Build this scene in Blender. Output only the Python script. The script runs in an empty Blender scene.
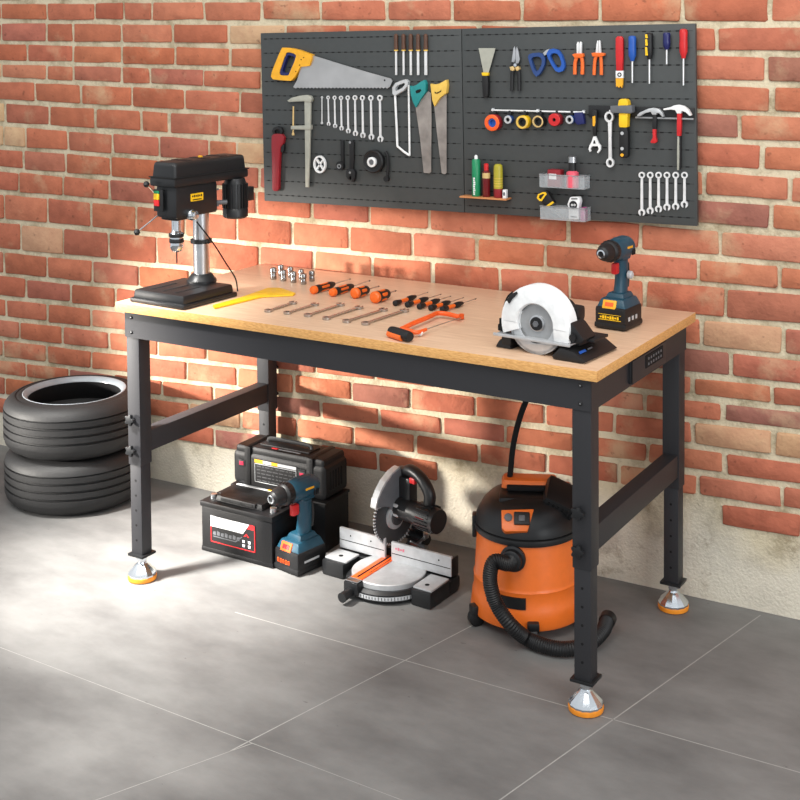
import bpy, bmesh, math, random
from mathutils import Vector, Matrix
random.seed(7)
S = bpy.context.scene
COL = S.collection
PI = math.pi

# ---------------------------------------------------------------- camera
F_PX, CX, CY = 1264.9, 400.0, 86.32
CAM = Vector((0, -2.8081, 1.3072))
yaw, pitch, roll = -.5203, .0444, -.0080
FW = Vector((math.sin(yaw)*math.cos(pitch), math.cos(yaw)*math.cos(pitch), -math.sin(pitch)))
_r = Vector((math.cos(yaw), -math.sin(yaw), 0)); _u = _r.cross(FW)
RT = _r*math.cos(roll) + _u*math.sin(roll)
UP = -_r*math.sin(roll) + _u*math.cos(roll)
cam = bpy.data.cameras.new('camera'); co = bpy.data.objects.new('camera', cam); COL.objects.link(co)
co.matrix_world = Matrix(((RT.x, UP.x, -FW.x, CAM.x), (RT.y, UP.y, -FW.y, CAM.y), (RT.z, UP.z, -FW.z, CAM.z), (0, 0, 0, 1)))
cam.sensor_width = 36; cam.lens = F_PX/800*36; cam.shift_y = -(400-CY)/800; cam.clip_start = .05
S.camera = co
# ---------------------------------------------------------------- light
w = bpy.data.worlds.new('world'); S.world = w; w.use_nodes = True
w.node_tree.nodes['Background'].inputs[0].default_value = (.93, .965, 1, 1)
w.node_tree.nodes['Background'].inputs[1].default_value = .80
def area(name, loc, target, size, power, color, spread=PI, sy=None):
    l = bpy.data.lights.new(name, 'AREA'); l.energy = power; l.color = color; l.size = size; l.spread = spread
    if sy: l.shape = 'RECTANGLE'; l.size_y = sy
    o = bpy.data.objects.new(name, l); COL.objects.link(o); o.location = loc
    o.rotation_euler = (Vector(target)-Vector(loc)).to_track_quat('-Z', 'Y').to_euler(); return o
def spot(name, loc, target, angle, power, color, blend, radius):
    l = bpy.data.lights.new(name, 'SPOT'); l.energy = power; l.color = color; l.spot_size = math.radians(angle); l.spot_blend = blend; l.shadow_soft_size = radius
    o = bpy.data.objects.new(name, l); COL.objects.link(o); o.location = loc
    o.rotation_euler = (Vector(target)-Vector(loc)).to_track_quat('-Z', 'Y').to_euler(); return o
area('overhead_fill_light', (-.9, -1.9, 2.7), (-1.2, -.2, .4), 1.6, 42, (1, .97, .92))  # unseen softbox overhead, added as the main fill
area('right_fill_light', (1.6, -2.2, 1.4), (-1.1, -.2, .6), 1.5, 36, (.95, .98, 1))  # unseen fill added on the right to brighten the bench's side
spot('wall_patch_spot', (-4.3, -2.3, .72), (-1.98, -.02, .36), 19.5, 1100, (1, .94, .86), .5, .10)  # unseen spot added to make the bright patch on the wall
spot('floor_patch_spot', (-2.9, -1.9, 2.7), (-1.99, -.46, 0), 19.5, 2300, (1, .97, .92), .75, .22)  # added spot that shapes the pool of light on the floor
spot('front_patch_spot', (-2.6, -2.6, 2.7), (-1.60, -1.06, 0), 10, 1000, (1, .97, .92), 1.0, .2)  # second added floor spot, for the fainter patch at front left
S.view_settings.view_transform = 'Standard'; S.view_settings.look = 'None'; S.view_settings.gamma = 1
S.view_settings.use_curve_mapping = False; S.view_settings.exposure = 0.0

# ---------------------------------------------------------------- pixel -> plane helpers
def ray(px, py): return FW + RT*((px-CX)/F_PX) - UP*((py-CY)/F_PX)
def onz(px, py, z=0.0):
    d = ray(px, py); return CAM + d*((z-CAM.z)/d.z)
def ony(px, py, y=0.0):
    d = ray(px, py); return CAM + d*((y-CAM.y)/d.y)

# ---------------------------------------------------------------- materials
def srgb(r, g, b):
    f = lambda c: (c/255/12.92 if c/255 <= .04045 else ((c/255+.055)/1.055)**2.4)
    return (f(r), f(g), f(b), 1)
def mat(name, col, rough=.5, metal=0, bump=0, scale=60, vary=.08, spec=.5, coat=0):
    m = bpy.data.materials.new(name); m.use_nodes = True; nt = m.node_tree; N = nt.nodes; L = nt.links
    b = N['Principled BSDF']; b.inputs['Roughness'].default_value = rough; b.inputs['Metallic'].default_value = metal
    b.inputs['Specular IOR Level'].default_value = spec; b.inputs['Coat Weight'].default_value = coat
    tc = N.new('ShaderNodeTexCoord'); no = N.new('ShaderNodeTexNoise'); no.inputs['Scale'].default_value = scale; no.inputs['Detail'].default_value = 3
    L.new(tc.outputs['Object'], no.inputs['Vector'])
    mr = N.new('ShaderNodeMapRange'); mr.inputs[1].default_value = .3; mr.inputs[2].default_value = .7; mr.inputs[3].default_value = 1-vary; mr.inputs[4].default_value = 1+vary
    L.new(no.outputs['Fac'], mr.inputs[0])
    hs = N.new('ShaderNodeHueSaturation'); hs.inputs['Color'].default_value = col if len(col) == 4 else (*col, 1)
    L.new(mr.outputs[0], hs.inputs['Value']); L.new(hs.outputs[0], b.inputs['Base Color'])
    if bump:
        bp_ = N.new('ShaderNodeBump'); bp_.inputs['Strength'].default_value = bump; bp_.inputs['Distance'].default_value = .002
        L.new(no.outputs['Fac'], bp_.inputs['Height']); L.new(bp_.outputs[0], b.inputs['Normal'])
    return m
def nodes(m): return m.node_tree.nodes, m.node_tree.links

M_BLACK = mat('black_plastic', srgb(25, 26, 28), .40)
M_DARK = mat('dark_plastic', srgb(17, 17, 19), .5, bump=.15, scale=200)
M_CASE = mat('case_plastic', srgb(13, 13, 15), .5, bump=.2, scale=300, spec=.35)
M_HOLE = mat('hole_black', srgb(6, 6, 7), .9)
M_STEELP = mat('powder_coated_steel', srgb(45, 45, 48), .5, metal=.1, bump=.12, scale=500, vary=.05)
M_STEEL = mat('bright_steel', srgb(205, 206, 208), .28, metal=1)
M_SATIN = mat('satin_steel', srgb(190, 190, 190), .42, metal=.8)
M_CHROME = mat('chrome', srgb(214, 219, 224), .16, metal=.95, vary=.02)
M_TOOL = mat('chrome_vanadium', srgb(232, 232, 232), .38, metal=.3)
M_WHITE = mat('white_paint', srgb(232, 233, 233), .4)
M_LGREY = mat('light_grey_paint', srgb(188, 190, 192), .45)
M_CAST = mat('cast_aluminium', srgb(196, 198, 200), .4, metal=.45)
M_MGREY = mat('mid_grey_plastic', srgb(98, 100, 104), .5)
M_ORANGE = mat('orange_plastic', srgb(240, 108, 32), .38)
M_VAC = mat('vacuum_orange', srgb(244, 118, 40), .36, vary=.03)
M_PAD = mat('orange_rubber', srgb(245, 150, 40), .5)
M_RED = mat('red_plastic', srgb(200, 32, 36), .4)
M_DRED = mat('dark_red_paint', srgb(138, 26, 36), .4)
M_YEL = mat('yellow_plastic', srgb(238, 172, 34), .42)
M_BYEL = mat('bright_yellow', srgb(246, 196, 28), .42)
M_PYEL = mat('pale_yellow', srgb(226, 186, 84), .5)
M_BLUE = mat('blue_plastic', srgb(30, 84, 170), .4)
M_DBLUE = mat('dark_blue_grip', srgb(36, 66, 122), .5)
M_NAVY = mat('navy_plastic', srgb(28, 34, 92), .35)
M_TEAL = mat('teal_plastic', srgb(30, 134, 134), .45)
M_DRILL = mat('petrol_blue_plastic', srgb(24, 66, 84), .42)
M_BROWN = mat('brown_wood_handle', srgb(88, 58, 42), .45, scale=90, vary=.2)
M_BEIGE = mat('beige_metal', srgb(172, 172, 160), .5, metal=.2)
M_GREEN = mat('green_can', srgb(20, 132, 86), .35)
M_PINK = mat('pink_liquid', srgb(228, 92, 110), .35)
M_OLIVE = mat('olive_yellow_plastic', srgb(170, 160, 44), .35)
M_SAWBL = mat('weathered_saw_steel', srgb(158, 150, 144), .42, metal=.5, scale=25, vary=.3)
M_SAWBR = mat('bright_saw_steel', srgb(186, 186, 186), .38, metal=.7, scale=14, vary=.12)
M_BLADE = mat('saw_blade_steel', srgb(176, 177, 178), .36, metal=.6)
M_DGBL = mat('dark_blade_steel', srgb(84, 85, 87), .45, metal=.5)
M_RUB = mat('tyre_rubber', srgb(30, 30, 31), .6, bump=.3, scale=120)
M_RIM = mat('tyre_bead', srgb(150, 158, 164), .3)
M_PEGR = mat('rail_grey', srgb(150, 152, 154), .4, metal=.3)
M_SHELF = mat('shelf_wood', srgb(196, 132, 82), .5, scale=40)
M_TAN = mat('tan_plastic', srgb(206, 176, 118), .5)
M_ORBR = mat('orange_bright', srgb(240, 96, 34), .4)

def bin_mat():
    m = bpy.data.materials.new('clear_plastic'); m.use_nodes = True; N, L = nodes(m); b = N['Principled BSDF']
    b.inputs['Base Color'].default_value = srgb(205, 212, 216); b.inputs['Roughness'].default_value = .2; b.inputs['Alpha'].default_value = .26
    return m
M_CLEAR = bin_mat()

def wood_mat():
    m = bpy.data.materials.new('oak_tabletop'); m.use_nodes = True; N, L = nodes(m); b = N['Principled BSDF']
    tc = N.new('ShaderNodeTexCoord'); mp = N.new('ShaderNodeMapping'); mp.inputs['Scale'].default_value = (3, 45, 45)
    n = N.new('ShaderNodeTexNoise'); n.inputs['Scale'].default_value = 4; n.inputs['Detail'].default_value = 6; n.inputs['Roughness'].default_value = .65
    L.new(tc.outputs['Object'], mp.inputs[0]); L.new(mp.outputs[0], n.inputs['Vector'])
    cr = N.new('ShaderNodeValToRGB'); cr.color_ramp.elements[0].position = .32; cr.color_ramp.elements[0].color = srgb(206, 168, 136)
    cr.color_ramp.elements[1].position = .68; cr.color_ramp.elements[1].color = srgb(228, 194, 164)
    L.new(n.outputs['Fac'], cr.inputs[0]); L.new(cr.outputs[0], b.inputs['Base Color']); b.inputs['Roughness'].default_value = .36
    return m
def wood_edge():
    m = bpy.data.materials.new('oak_edge'); m.use_nodes = True; N, L = nodes(m); b = N['Principled BSDF']
    tc = N.new('ShaderNodeTexCoord'); mp = N.new('ShaderNodeMapping'); mp.inputs['Scale'].default_value = (8, 8, 60)
    n = N.new('ShaderNodeTexNoise'); n.inputs['Scale'].default_value = 14; n.inputs['Detail'].default_value = 5
    L.new(tc.outputs['Object'], mp.inputs[0]); L.new(mp.outputs[0], n.inputs['Vector'])
    cr = N.new('ShaderNodeValToRGB'); cr.color_ramp.elements[0].position = .3; cr.color_ramp.elements[0].color = srgb(198, 140, 78)
    cr.color_ramp.elements[1].position = .7; cr.color_ramp.elements[1].color = srgb(238, 186, 116)
    L.new(n.outputs['Fac'], cr.inputs[0]); L.new(cr.outputs[0], b.inputs['Base Color']); b.inputs['Roughness'].default_value = .5
    return m
M_WOOD = wood_mat(); M_WEDGE = wood_edge()

# brick / mortar / floor materials
def brick_mat():
    m = bpy.data.materials.new('old_red_brick'); m.use_nodes = True; N, L = nodes(m); b = N['Principled BSDF']; b.inputs['Roughness'].default_value = .85
    b.inputs['Specular IOR Level'].default_value = .2
    tc = N.new('ShaderNodeTexCoord'); at = N.new('ShaderNodeAttribute'); at.attribute_name = 'tone'
    n1 = N.new('ShaderNodeTexNoise'); n1.inputs['Scale'].default_value = 26; n1.inputs['Detail'].default_value = 6; L.new(tc.outputs['Object'], n1.inputs['Vector'])
    mx = N.new('ShaderNodeMixRGB'); mx.blend_type = 'OVERLAY'; mx.inputs[0].default_value = .32; L.new(at.outputs['Color'], mx.inputs[1])
    g = N.new('ShaderNodeValToRGB'); g.color_ramp.elements[0].position = .3; g.color_ramp.elements[0].color = (.28, .25, .25, 1); g.color_ramp.elements[1].position = .72; g.color_ramp.elements[1].color = (.72, .7, .68, 1)
    L.new(n1.outputs['Fac'], g.inputs[0]); L.new(g.outputs[0], mx.inputs[2])
    # lime smears over some bricks
    n2 = N.new('ShaderNodeTexNoise'); n2.inputs['Scale'].default_value = 5.5; n2.inputs['Detail'].default_value = 7; n2.inputs['Roughness'].default_value = .62
    L.new(tc.outputs['Object'], n2.inputs['Vector'])
    r2 = N.new('ShaderNodeMapRange'); r2.inputs[1].default_value = .56; r2.inputs[2].default_value = .70; r2.inputs[4].default_value = .6; L.new(n2.outputs['Fac'], r2.inputs[0])
    mx2 = N.new('ShaderNodeMixRGB'); mx2.inputs[2].default_value = srgb(204, 176, 140); L.new(r2.outputs[0], mx2.inputs[0]); L.new(mx.outputs[0], mx2.inputs[1])
    
    n4 = N.new('ShaderNodeTexNoise'); n4.inputs['Scale'].default_value = 55; n4.inputs['Detail'].default_value = 3; L.new(tc.outputs['Object'], n4.inputs['Vector'])
    r4 = N.new('ShaderNodeMapRange'); r4.inputs[1].default_value = .66; r4.inputs[2].default_value = .74; r4.inputs[4].default_value = .45; L.new(n4.outputs['Fac'], r4.inputs[0])
    mx4 = N.new('ShaderNodeMixRGB'); mx4.inputs[2].default_value = srgb(92, 58, 46); L.new(r4.outputs[0], mx4.inputs[0]); L.new(mx2.outputs[0], mx4.inputs[1]); L.new(mx4.outputs[0], b.inputs['Base Color'])
    n3 = N.new('ShaderNodeTexNoise'); n3.inputs['Scale'].default_value = 110; n3.inputs['Detail'].default_value = 5; L.new(tc.outputs['Object'], n3.inputs['Vector'])
    ad = N.new('ShaderNodeMath'); ad.operation = 'ADD'; L.new(n3.outputs['Fac'], ad.inputs[0]); L.new(n1.outputs['Fac'], ad.inputs[1])
    bp_ = N.new('ShaderNodeBump'); bp_.inputs['Strength'].default_value = .5; bp_.inputs['Distance'].default_value = .004; L.new(ad.outputs[0], bp_.inputs['Height']); L.new(bp_.outputs[0], b.inputs['Normal'])
    return m
def mortar_mat():
    m = bpy.data.materials.new('lime_mortar_and_render'); m.use_nodes = True; N, L = nodes(m); b = N['Principled BSDF']; b.inputs['Roughness'].default_value = .9
    b.inputs['Specular IOR Level'].default_value = .15
    tc = N.new('ShaderNodeTexCoord'); n1 = N.new('ShaderNodeTexNoise'); n1.inputs['Scale'].default_value = 12; n1.inputs['Detail'].default_value = 8; n1.inputs['Roughness'].default_value = .7
    L.new(tc.outputs['Object'], n1.inputs['Vector'])
    cr = N.new('ShaderNodeValToRGB'); e = cr.color_ramp.elements; e[0].position = .34; e[0].color = srgb(160, 146, 118); e[1].position = .54; e[1].color = srgb(214, 202, 174)
    L.new(n1.outputs['Fac'], cr.inputs[0])
    sp = N.new('ShaderNodeSeparateXYZ'); L.new(tc.outputs['Object'], sp.inputs[0])
    nb = N.new('ShaderNodeTexNoise'); nb.inputs['Scale'].default_value = 4; nb.inputs['Detail'].default_value = 7; L.new(tc.outputs['Object'], nb.inputs['Vector'])
    zz = N.new('ShaderNodeMath'); zz.operation = 'MULTIPLY_ADD'; zz.inputs[1].default_value = .35; L.new(nb.outputs['Fac'], zz.inputs[0]); L.new(sp.outputs['Z'], zz.inputs[2])
    mr = N.new('ShaderNodeMapRange'); mr.inputs[1].default_value = .30; mr.inputs[2].default_value = .40; mr.inputs[3].default_value = .72; mr.inputs[4].default_value = 0; L.new(zz.outputs[0], mr.inputs[0])
    mw_ = N.new('ShaderNodeMixRGB'); mw_.inputs[2].default_value = srgb(226, 220, 206); L.new(mr.outputs[0], mw_.inputs[0]); L.new(cr.outputs[0], mw_.inputs[1]); 
    ns = N.new('ShaderNodeTexNoise'); ns.inputs['Scale'].default_value = 9; ns.inputs['Detail'].default_value = 10; ns.inputs['Roughness'].default_value = .78; L.new(tc.outputs['Object'], ns.inputs['Vector'])
    ms = N.new('ShaderNodeMapRange'); ms.inputs[1].default_value = .56; ms.inputs[2].default_value = .68; ms.inputs[4].default_value = .7; L.new(ns.outputs['Fac'], ms.inputs[0])
    mx3 = N.new('ShaderNodeMixRGB'); mx3.inputs[2].default_value = srgb(142, 124, 98); L.new(ms.outputs[0], mx3.inputs[0]); L.new(mw_.outputs[0], mx3.inputs[1]); L.new(mx3.outputs[0], b.inputs['Base Color'])
    n3 = N.new('ShaderNodeTexNoise'); n3.inputs['Scale'].default_value = 150; n3.inputs['Detail'].default_value = 4; L.new(tc.outputs['Object'], n3.inputs['Vector'])
    ad = N.new('ShaderNodeMath'); ad.operation = 'ADD'; L.new(n3.outputs['Fac'], ad.inputs[0]); L.new(n1.outputs['Fac'], ad.inputs[1])
    bp_ = N.new('ShaderNodeBump'); bp_.inputs['Strength'].default_value = .6; bp_.inputs['Distance'].default_value = .005; L.new(ad.outputs[0], bp_.inputs['Height']); L.new(bp_.outputs[0], b.inputs['Normal'])
    return m
def floor_mat():
    m = bpy.data.materials.new('worn_concrete_slabs'); m.use_nodes = True; N, L = nodes(m); b = N['Principled BSDF']
    tc = N.new('ShaderNodeTexCoord'); n1 = N.new('ShaderNodeTexNoise'); n1.inputs['Scale'].default_value = 3.2; n1.inputs['Detail'].default_value = 9; n1.inputs['Roughness'].default_value = .62
    mp = N.new('ShaderNodeMapping'); mp.inputs['Rotation'].default_value = (0, 0, .25); mp.inputs['Scale'].default_value = (1, 1.8, 1); L.new(tc.outputs['Object'], mp.inputs[0]); L.new(mp.outputs[0], n1.inputs['Vector'])
    cr = N.new('ShaderNodeValToRGB'); e = cr.color_ramp.elements; e[0].position = .3; e[0].color = srgb(98, 97, 96); e[1].position = .7; e[1].color = srgb(134, 133, 131)
    L.new(n1.outputs['Fac'], cr.inputs[0])
    # small dark pits
    v = N.new('ShaderNodeTexNoise'); v.inputs['Scale'].default_value = 42; v.inputs['Detail'].default_value = 2; L.new(mp.outputs[0], v.inputs['Vector'])
    pr_ = N.new('ShaderNodeMapRange'); pr_.inputs[1].default_value = .74; pr_.inputs[2].default_value = .80; pr_.inputs[4].default_value = .6; L.new(v.outputs['Fac'], pr_.inputs[0])
    mx = N.new('ShaderNodeMixRGB'); mx.inputs[2].default_value = srgb(50, 48, 45); L.new(pr_.outputs[0], mx.inputs[0]); L.new(cr.outputs[0], mx.inputs[1])
    L.new(mx.outputs[0], b.inputs['Base Color']); b.inputs['Roughness'].default_value = .55; b.inputs['Specular IOR Level'].default_value = .4
    n3 = N.new('ShaderNodeTexNoise'); n3.inputs['Scale'].default_value = 60; n3.inputs['Detail'].default_value = 6; L.new(tc.outputs['Object'], n3.inputs['Vector'])
    bp_ = N.new('ShaderNodeBump'); bp_.inputs['Strength'].default_value = .12; bp_.inputs['Distance'].default_value = .003; L.new(n3.outputs['Fac'], bp_.inputs['Height']); L.new(bp_.outputs[0], b.inputs['Normal'])
    return m
M_BRICK = brick_mat(); M_MORTAR = mortar_mat(); M_FLOOR = floor_mat()
M_JOINT = mat('slab_joint', srgb(160, 158, 154), .8)
M_PEG = mat('pegboard_grey', srgb(66, 69, 69), .5, vary=.04, metal=.1)

# ---------------------------------------------------------------- mesh builder
class M:
    def __init__(s): s.bm = bmesh.new(); s.T = Matrix()
    def _xf(s, vs, T=None):
        T = s.T @ T if T is not None else s.T
        for v in vs: v.co = T @ v.co
    def box(s, c, d, mi=0, R=None, bev=0, taper=None, seg=2):
        tmp = bmesh.new(); r = bmesh.ops.create_cube(tmp, size=1)
        for v in tmp.verts:
            v.co = Vector((v.co.x*d[0], v.co.y*d[1], v.co.z*d[2]))
            if taper and v.co.z > 0: v.co.x *= taper[0]; v.co.y *= taper[1]
        if bev: bmesh.ops.bevel(tmp, geom=tmp.edges[:], offset=bev, segments=seg, profile=.6, affect='EDGES')
        T = Matrix.Translation(Vector(c)) @ (R.to_4x4() if R is not None else Matrix())
        s._merge(tmp, T, mi); return s
    def _merge(s, tmp, T, mi):
        mp = {}
        TT = s.T @ T
        for v in tmp.verts: mp[v] = s.bm.verts.new(TT @ v.co)
        for f in tmp.faces:
            try:
                nf = s.bm.faces.new([mp[v] for v in f.verts]); nf.material_index = mi; nf.smooth = True
            except ValueError: pass
        tmp.free()
    def strips(s, rings, mi=0, closed=True, caps=True):
        R = [[s.bm.verts.new(s.T @ Vector(p)) for p in ring] for ring in rings]
        n = len(R[0])
        for a, b in zip(R[:-1], R[1:]):
            for i in range(n if closed else n-1):
                j = (i+1) % n
                try:
                    f = s.bm.faces.new((a[i], a[j], b[j], b[i])); f.material_index = mi; f.smooth = True
                except ValueError: pass
        if caps:
            for r_ in (R[0], R[-1]):
                try:
                    f = s.bm.faces.new(r_); f.material_index = mi
                except ValueError: pass
        return s
    def lathe(s, prof, c=(0, 0, 0), axis='z', n=24, mi=0, caps=True, R=None, a0=0, a1=2*PI):
        """prof: list of (radius, height) along axis"""
        full = abs(a1-a0-2*PI) < 1e-6
        A = {'z': Matrix(), 'x': Matrix.Rotation(PI/2, 4, 'Y'), 'y': Matrix.Rotation(-PI/2, 4, 'X')}[axis] if isinstance(axis, str) else Vector(axis).to_track_quat('Z', 'Y').to_matrix().to_4x4()
        T = Matrix.Translation(Vector(c)) @ A
        rings = []
        for r_, h in prof:
            k = n if full else n+1
            rings.append([T @ Vector((max(r_, 1e-5)*math.cos(a0+(a1-a0)*i/n), max(r_, 1e-5)*math.sin(a0+(a1-a0)*i/n), h)) for i in range(k)])
        s.strips(rings, mi, full, caps); return s
    def cyl(s, p0, p1, r, r1=None, n=16, mi=0):
        p0 = Vector(p0); p1 = Vector(p1); s.lathe([(r, 0), (r if r1 is None else r1, (p1-p0).length)], p0, tuple(p1-p0), n, mi); return s
    def tube(s, pts, r, n=10, mi=0, smooth=6, rib=0, caps=True):
        pts = [Vector(p) for p in pts]
        if smooth and len(pts) > 2:
            out = []
            P = [pts[0]*2-pts[1]] + pts + [pts[-1]*2-pts[-2]]
            for i in range(1, len(P)-2):
                for k in range(smooth):
                    t = k/smooth
                    out.append(.5*((2*P[i])+(-P[i-1]+P[i+1])*t+(2*P[i-1]-5*P[i]+4*P[i+1]-P[i+2])*t*t+(-P[i-1]+3*P[i]-3*P[i+1]+P[i+2])*t**3))
            out.append(pts[-1]); pts = out
        rings = []; up = None
        for i, p in enumerate(pts):
            d = (pts[min(i+1, len(pts)-1)]-pts[max(i-1, 0)]).normalized()
            if up is None: up = d.orthogonal().normalized()
            up = (up - d*up.dot(d)).normalized(); sd = d.cross(up)
            rr = r(i/(len(pts)-1)) if callable(r) else r
            if rib and i % 2: rr *= 1-rib
            rings.append([p+(up*math.cos(2*PI*k/n)+sd*math.sin(2*PI*k/n))*rr for k in range(n)])
        s.strips(rings, mi, True, caps); return s
    def prism(s, poly, z0, z1, f=None, mi=0, bev=0):
        """poly 2D extruded; f maps (u, v, h) -> 3D"""
        f = f or (lambda u, v, h: (u, v, h))
        a = sum(poly[i][0]*poly[(i+1) % len(poly)][1]-poly[(i+1) % len(poly)][0]*poly[i][1] for i in range(len(poly)))
        tmp = bmesh.new()
        bot = [tmp.verts.new(Vector(f(u, v, z0))) for u, v in poly]; top = [tmp.verts.new(Vector(f(u, v, z1))) for u, v in poly]
        n = len(poly)
        tf = tmp.faces.new(top); tmp.faces.new(bot[::-1])
        for i in range(n): tmp.faces.new((bot[i], bot[(i+1) % n], top[(i+1) % n], top[i]))
        bmesh.ops.recalc_face_normals(tmp, faces=tmp.faces[:])
        if bev: bmesh.ops.bevel(tmp, geom=tmp.edges[:], offset=bev, segments=2, profile=.6, affect='EDGES', clamp_overlap=True)
        s._merge(tmp, Matrix(), mi); return s
    def ring(s, outer, inner, z0, z1, f=None, mi=0):
        f = f or (lambda u, v, h: (u, v, h)); n = len(outer)
        q = [[s.bm.verts.new(s.T @ Vector(f(u, v, h))) for u, v in pl] for pl, h in ((outer, z0), (outer, z1), (inner, z1), (inner, z0))]
        for a in range(4):
            A, B = q[a], q[(a+1) % 4]
            for i in range(n):
                fc = s.bm.faces.new((A[i], A[(i+1) % n], B[(i+1) % n], B[i])); fc.material_index = mi; fc.smooth = True
        return s
    def build(s, name, mats, parent=None, world=False, sharp=35, recalc=True):
        if recalc: bmesh.ops.recalc_face_normals(s.bm, faces=s.bm.faces[:])
        me = bpy.data.meshes.new(name); s.bm.to_mesh(me); s.bm.free()
        if world and parent is not None:
            q = parent
            while q.name not in MW: q = q.parent
            mw = MW[q.name]
            me.transform(mw.inverted())
        for m in (mats if isinstance(mats, (list, tuple)) else [mats]): me.materials.append(m)
        try: me.set_sharp_from_angle(angle=math.radians(sharp))
        except Exception: pass
        o = bpy.data.objects.new(name, me); COL.objects.link(o)
        if parent is not None: o.parent = parent
        return o
MW = {}
def thing(name, label, cat, loc=(0, 0, 0), rz=0, group=None):
    o = bpy.data.objects.new(name, None); COL.objects.link(o); o.empty_display_size = .05
    o.location = loc; o.rotation_euler = (0, 0, rz); tag(o, label, cat, group)
    MW[o.name] = Matrix.Translation(Vector(loc)) @ Matrix.Rotation(rz, 4, 'Z'); return o
def tag(o, label, cat, group=None):
    o['label'] = label; o['category'] = cat
    if group: o['group'] = group
    return o
def struct(o): o['kind'] = 'structure'; return o
def recenter(o):
    """put the origin of a world-space mesh at its middle"""
    me = o.data; c = sum((v.co for v in me.vertices), Vector())/len(me.vertices)
    me.transform(Matrix.Translation(-c)); o.location = c; return o
def dup(o, label=None, group=None, loc=None, rot=None, scale=None):
    c = o.copy(); COL.objects.link(c)
    if label: c['label'] = label
    if group: c['group'] = group
    if loc is not None: c.location = loc
    if rot is not None: c.rotation_euler = rot
    if scale is not None: c.scale = scale
    for ch in list(o.children):
        k = ch.copy(); COL.objects.link(k); k.parent = c
        for g in list(ch.children):
            d = g.copy(); COL.objects.link(d); d.parent = k
    return c
def circ(cx, cy, rx, ry=None, n=24, a0=0): return [(cx+rx*math.cos(a0+2*PI*i/n), cy+(ry or rx)*math.sin(a0+2*PI*i/n)) for i in range(n)]

# ================================================================ SETTING
m = M(); m.box((-1.6, -1.6, -.05), (5.2, 3.6, .1))
# joints between the concrete slabs, thin filled lines
JB = []
def joint(p, q, wd=.0028):
    p = Vector((*p, 0)); q = Vector((*q, 0)); d = (q-p); n = Vector((-d.y, d.x, 0)).normalized()*wd/2
    vs = [m.bm.verts.new(v+Vector((0, 0, .0004))) for v in (p+n, q+n, q-n, p-n)]; f = m.bm.faces.new(vs); f.material_index = 1
def gl(a, b): A = onz(*a); B = onz(*b); return A, B
rowA = gl((248, 616), (720, 750))
def ext(A, B, x0, x1):
    s_ = (B.y-A.y)/(B.x-A.x); return (x0, A.y+s_*(x0-A.x)), (x1, A.y+s_*(x1-A.x))
joint(*ext(*rowA, -1.72, .3))
rowB = gl((83, 679), (246, 741)); joint(*ext(*rowB, -2.6, .3), wd=.0018)
def exty(A, B, y0, y1):
    s_ = (B.x-A.x)/(B.y-A.y); return (A.x+s_*(y0-A.y), y0), (A.x+s_*(y1-A.y), y1)
colA = gl((500, 800), (720, 644)); joint(*exty(*colA, -2.2, -.02))
colB = gl((248, 742), (460, 632)); joint(*exty(*colB, -1.02, -.02)); 
colC = gl((80, 806), (215, 757)); joint(*exty(*colC, -2.2, -.98), wd=.0018)
fl = struct(m.build('floor', [M_FLOOR, M_JOINT], recalc=False))

# brick wall: mortar bed plus every brick modelled
zR = [.1725, .235, .293, .351, .4135, .465, .517, .5816, .6505, .7272, .7889, .8585, .925, .99, 1.055, 1.12, 1.185, 1.25, 1.315, 1.38, 1.445, 1.51, 1.575, 1.64, 1.705, 1.77]
zL = [.115, .175, .24, .295, .358, .42, .485, .555, .63, .72, .805, .877, .945, 1.016, 1.087, 1.155, 1.211, 1.273, 1.338, 1.40, 1.462, 1.525, 1.588, 1.65, 1.712, 1.775]
def zrow(k, x): return zL[k] + (zR[k]-zL[k])*(x+2.6)/1.78
m = M()
tone = m.bm.loops.layers.float_color.new('tone')
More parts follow.
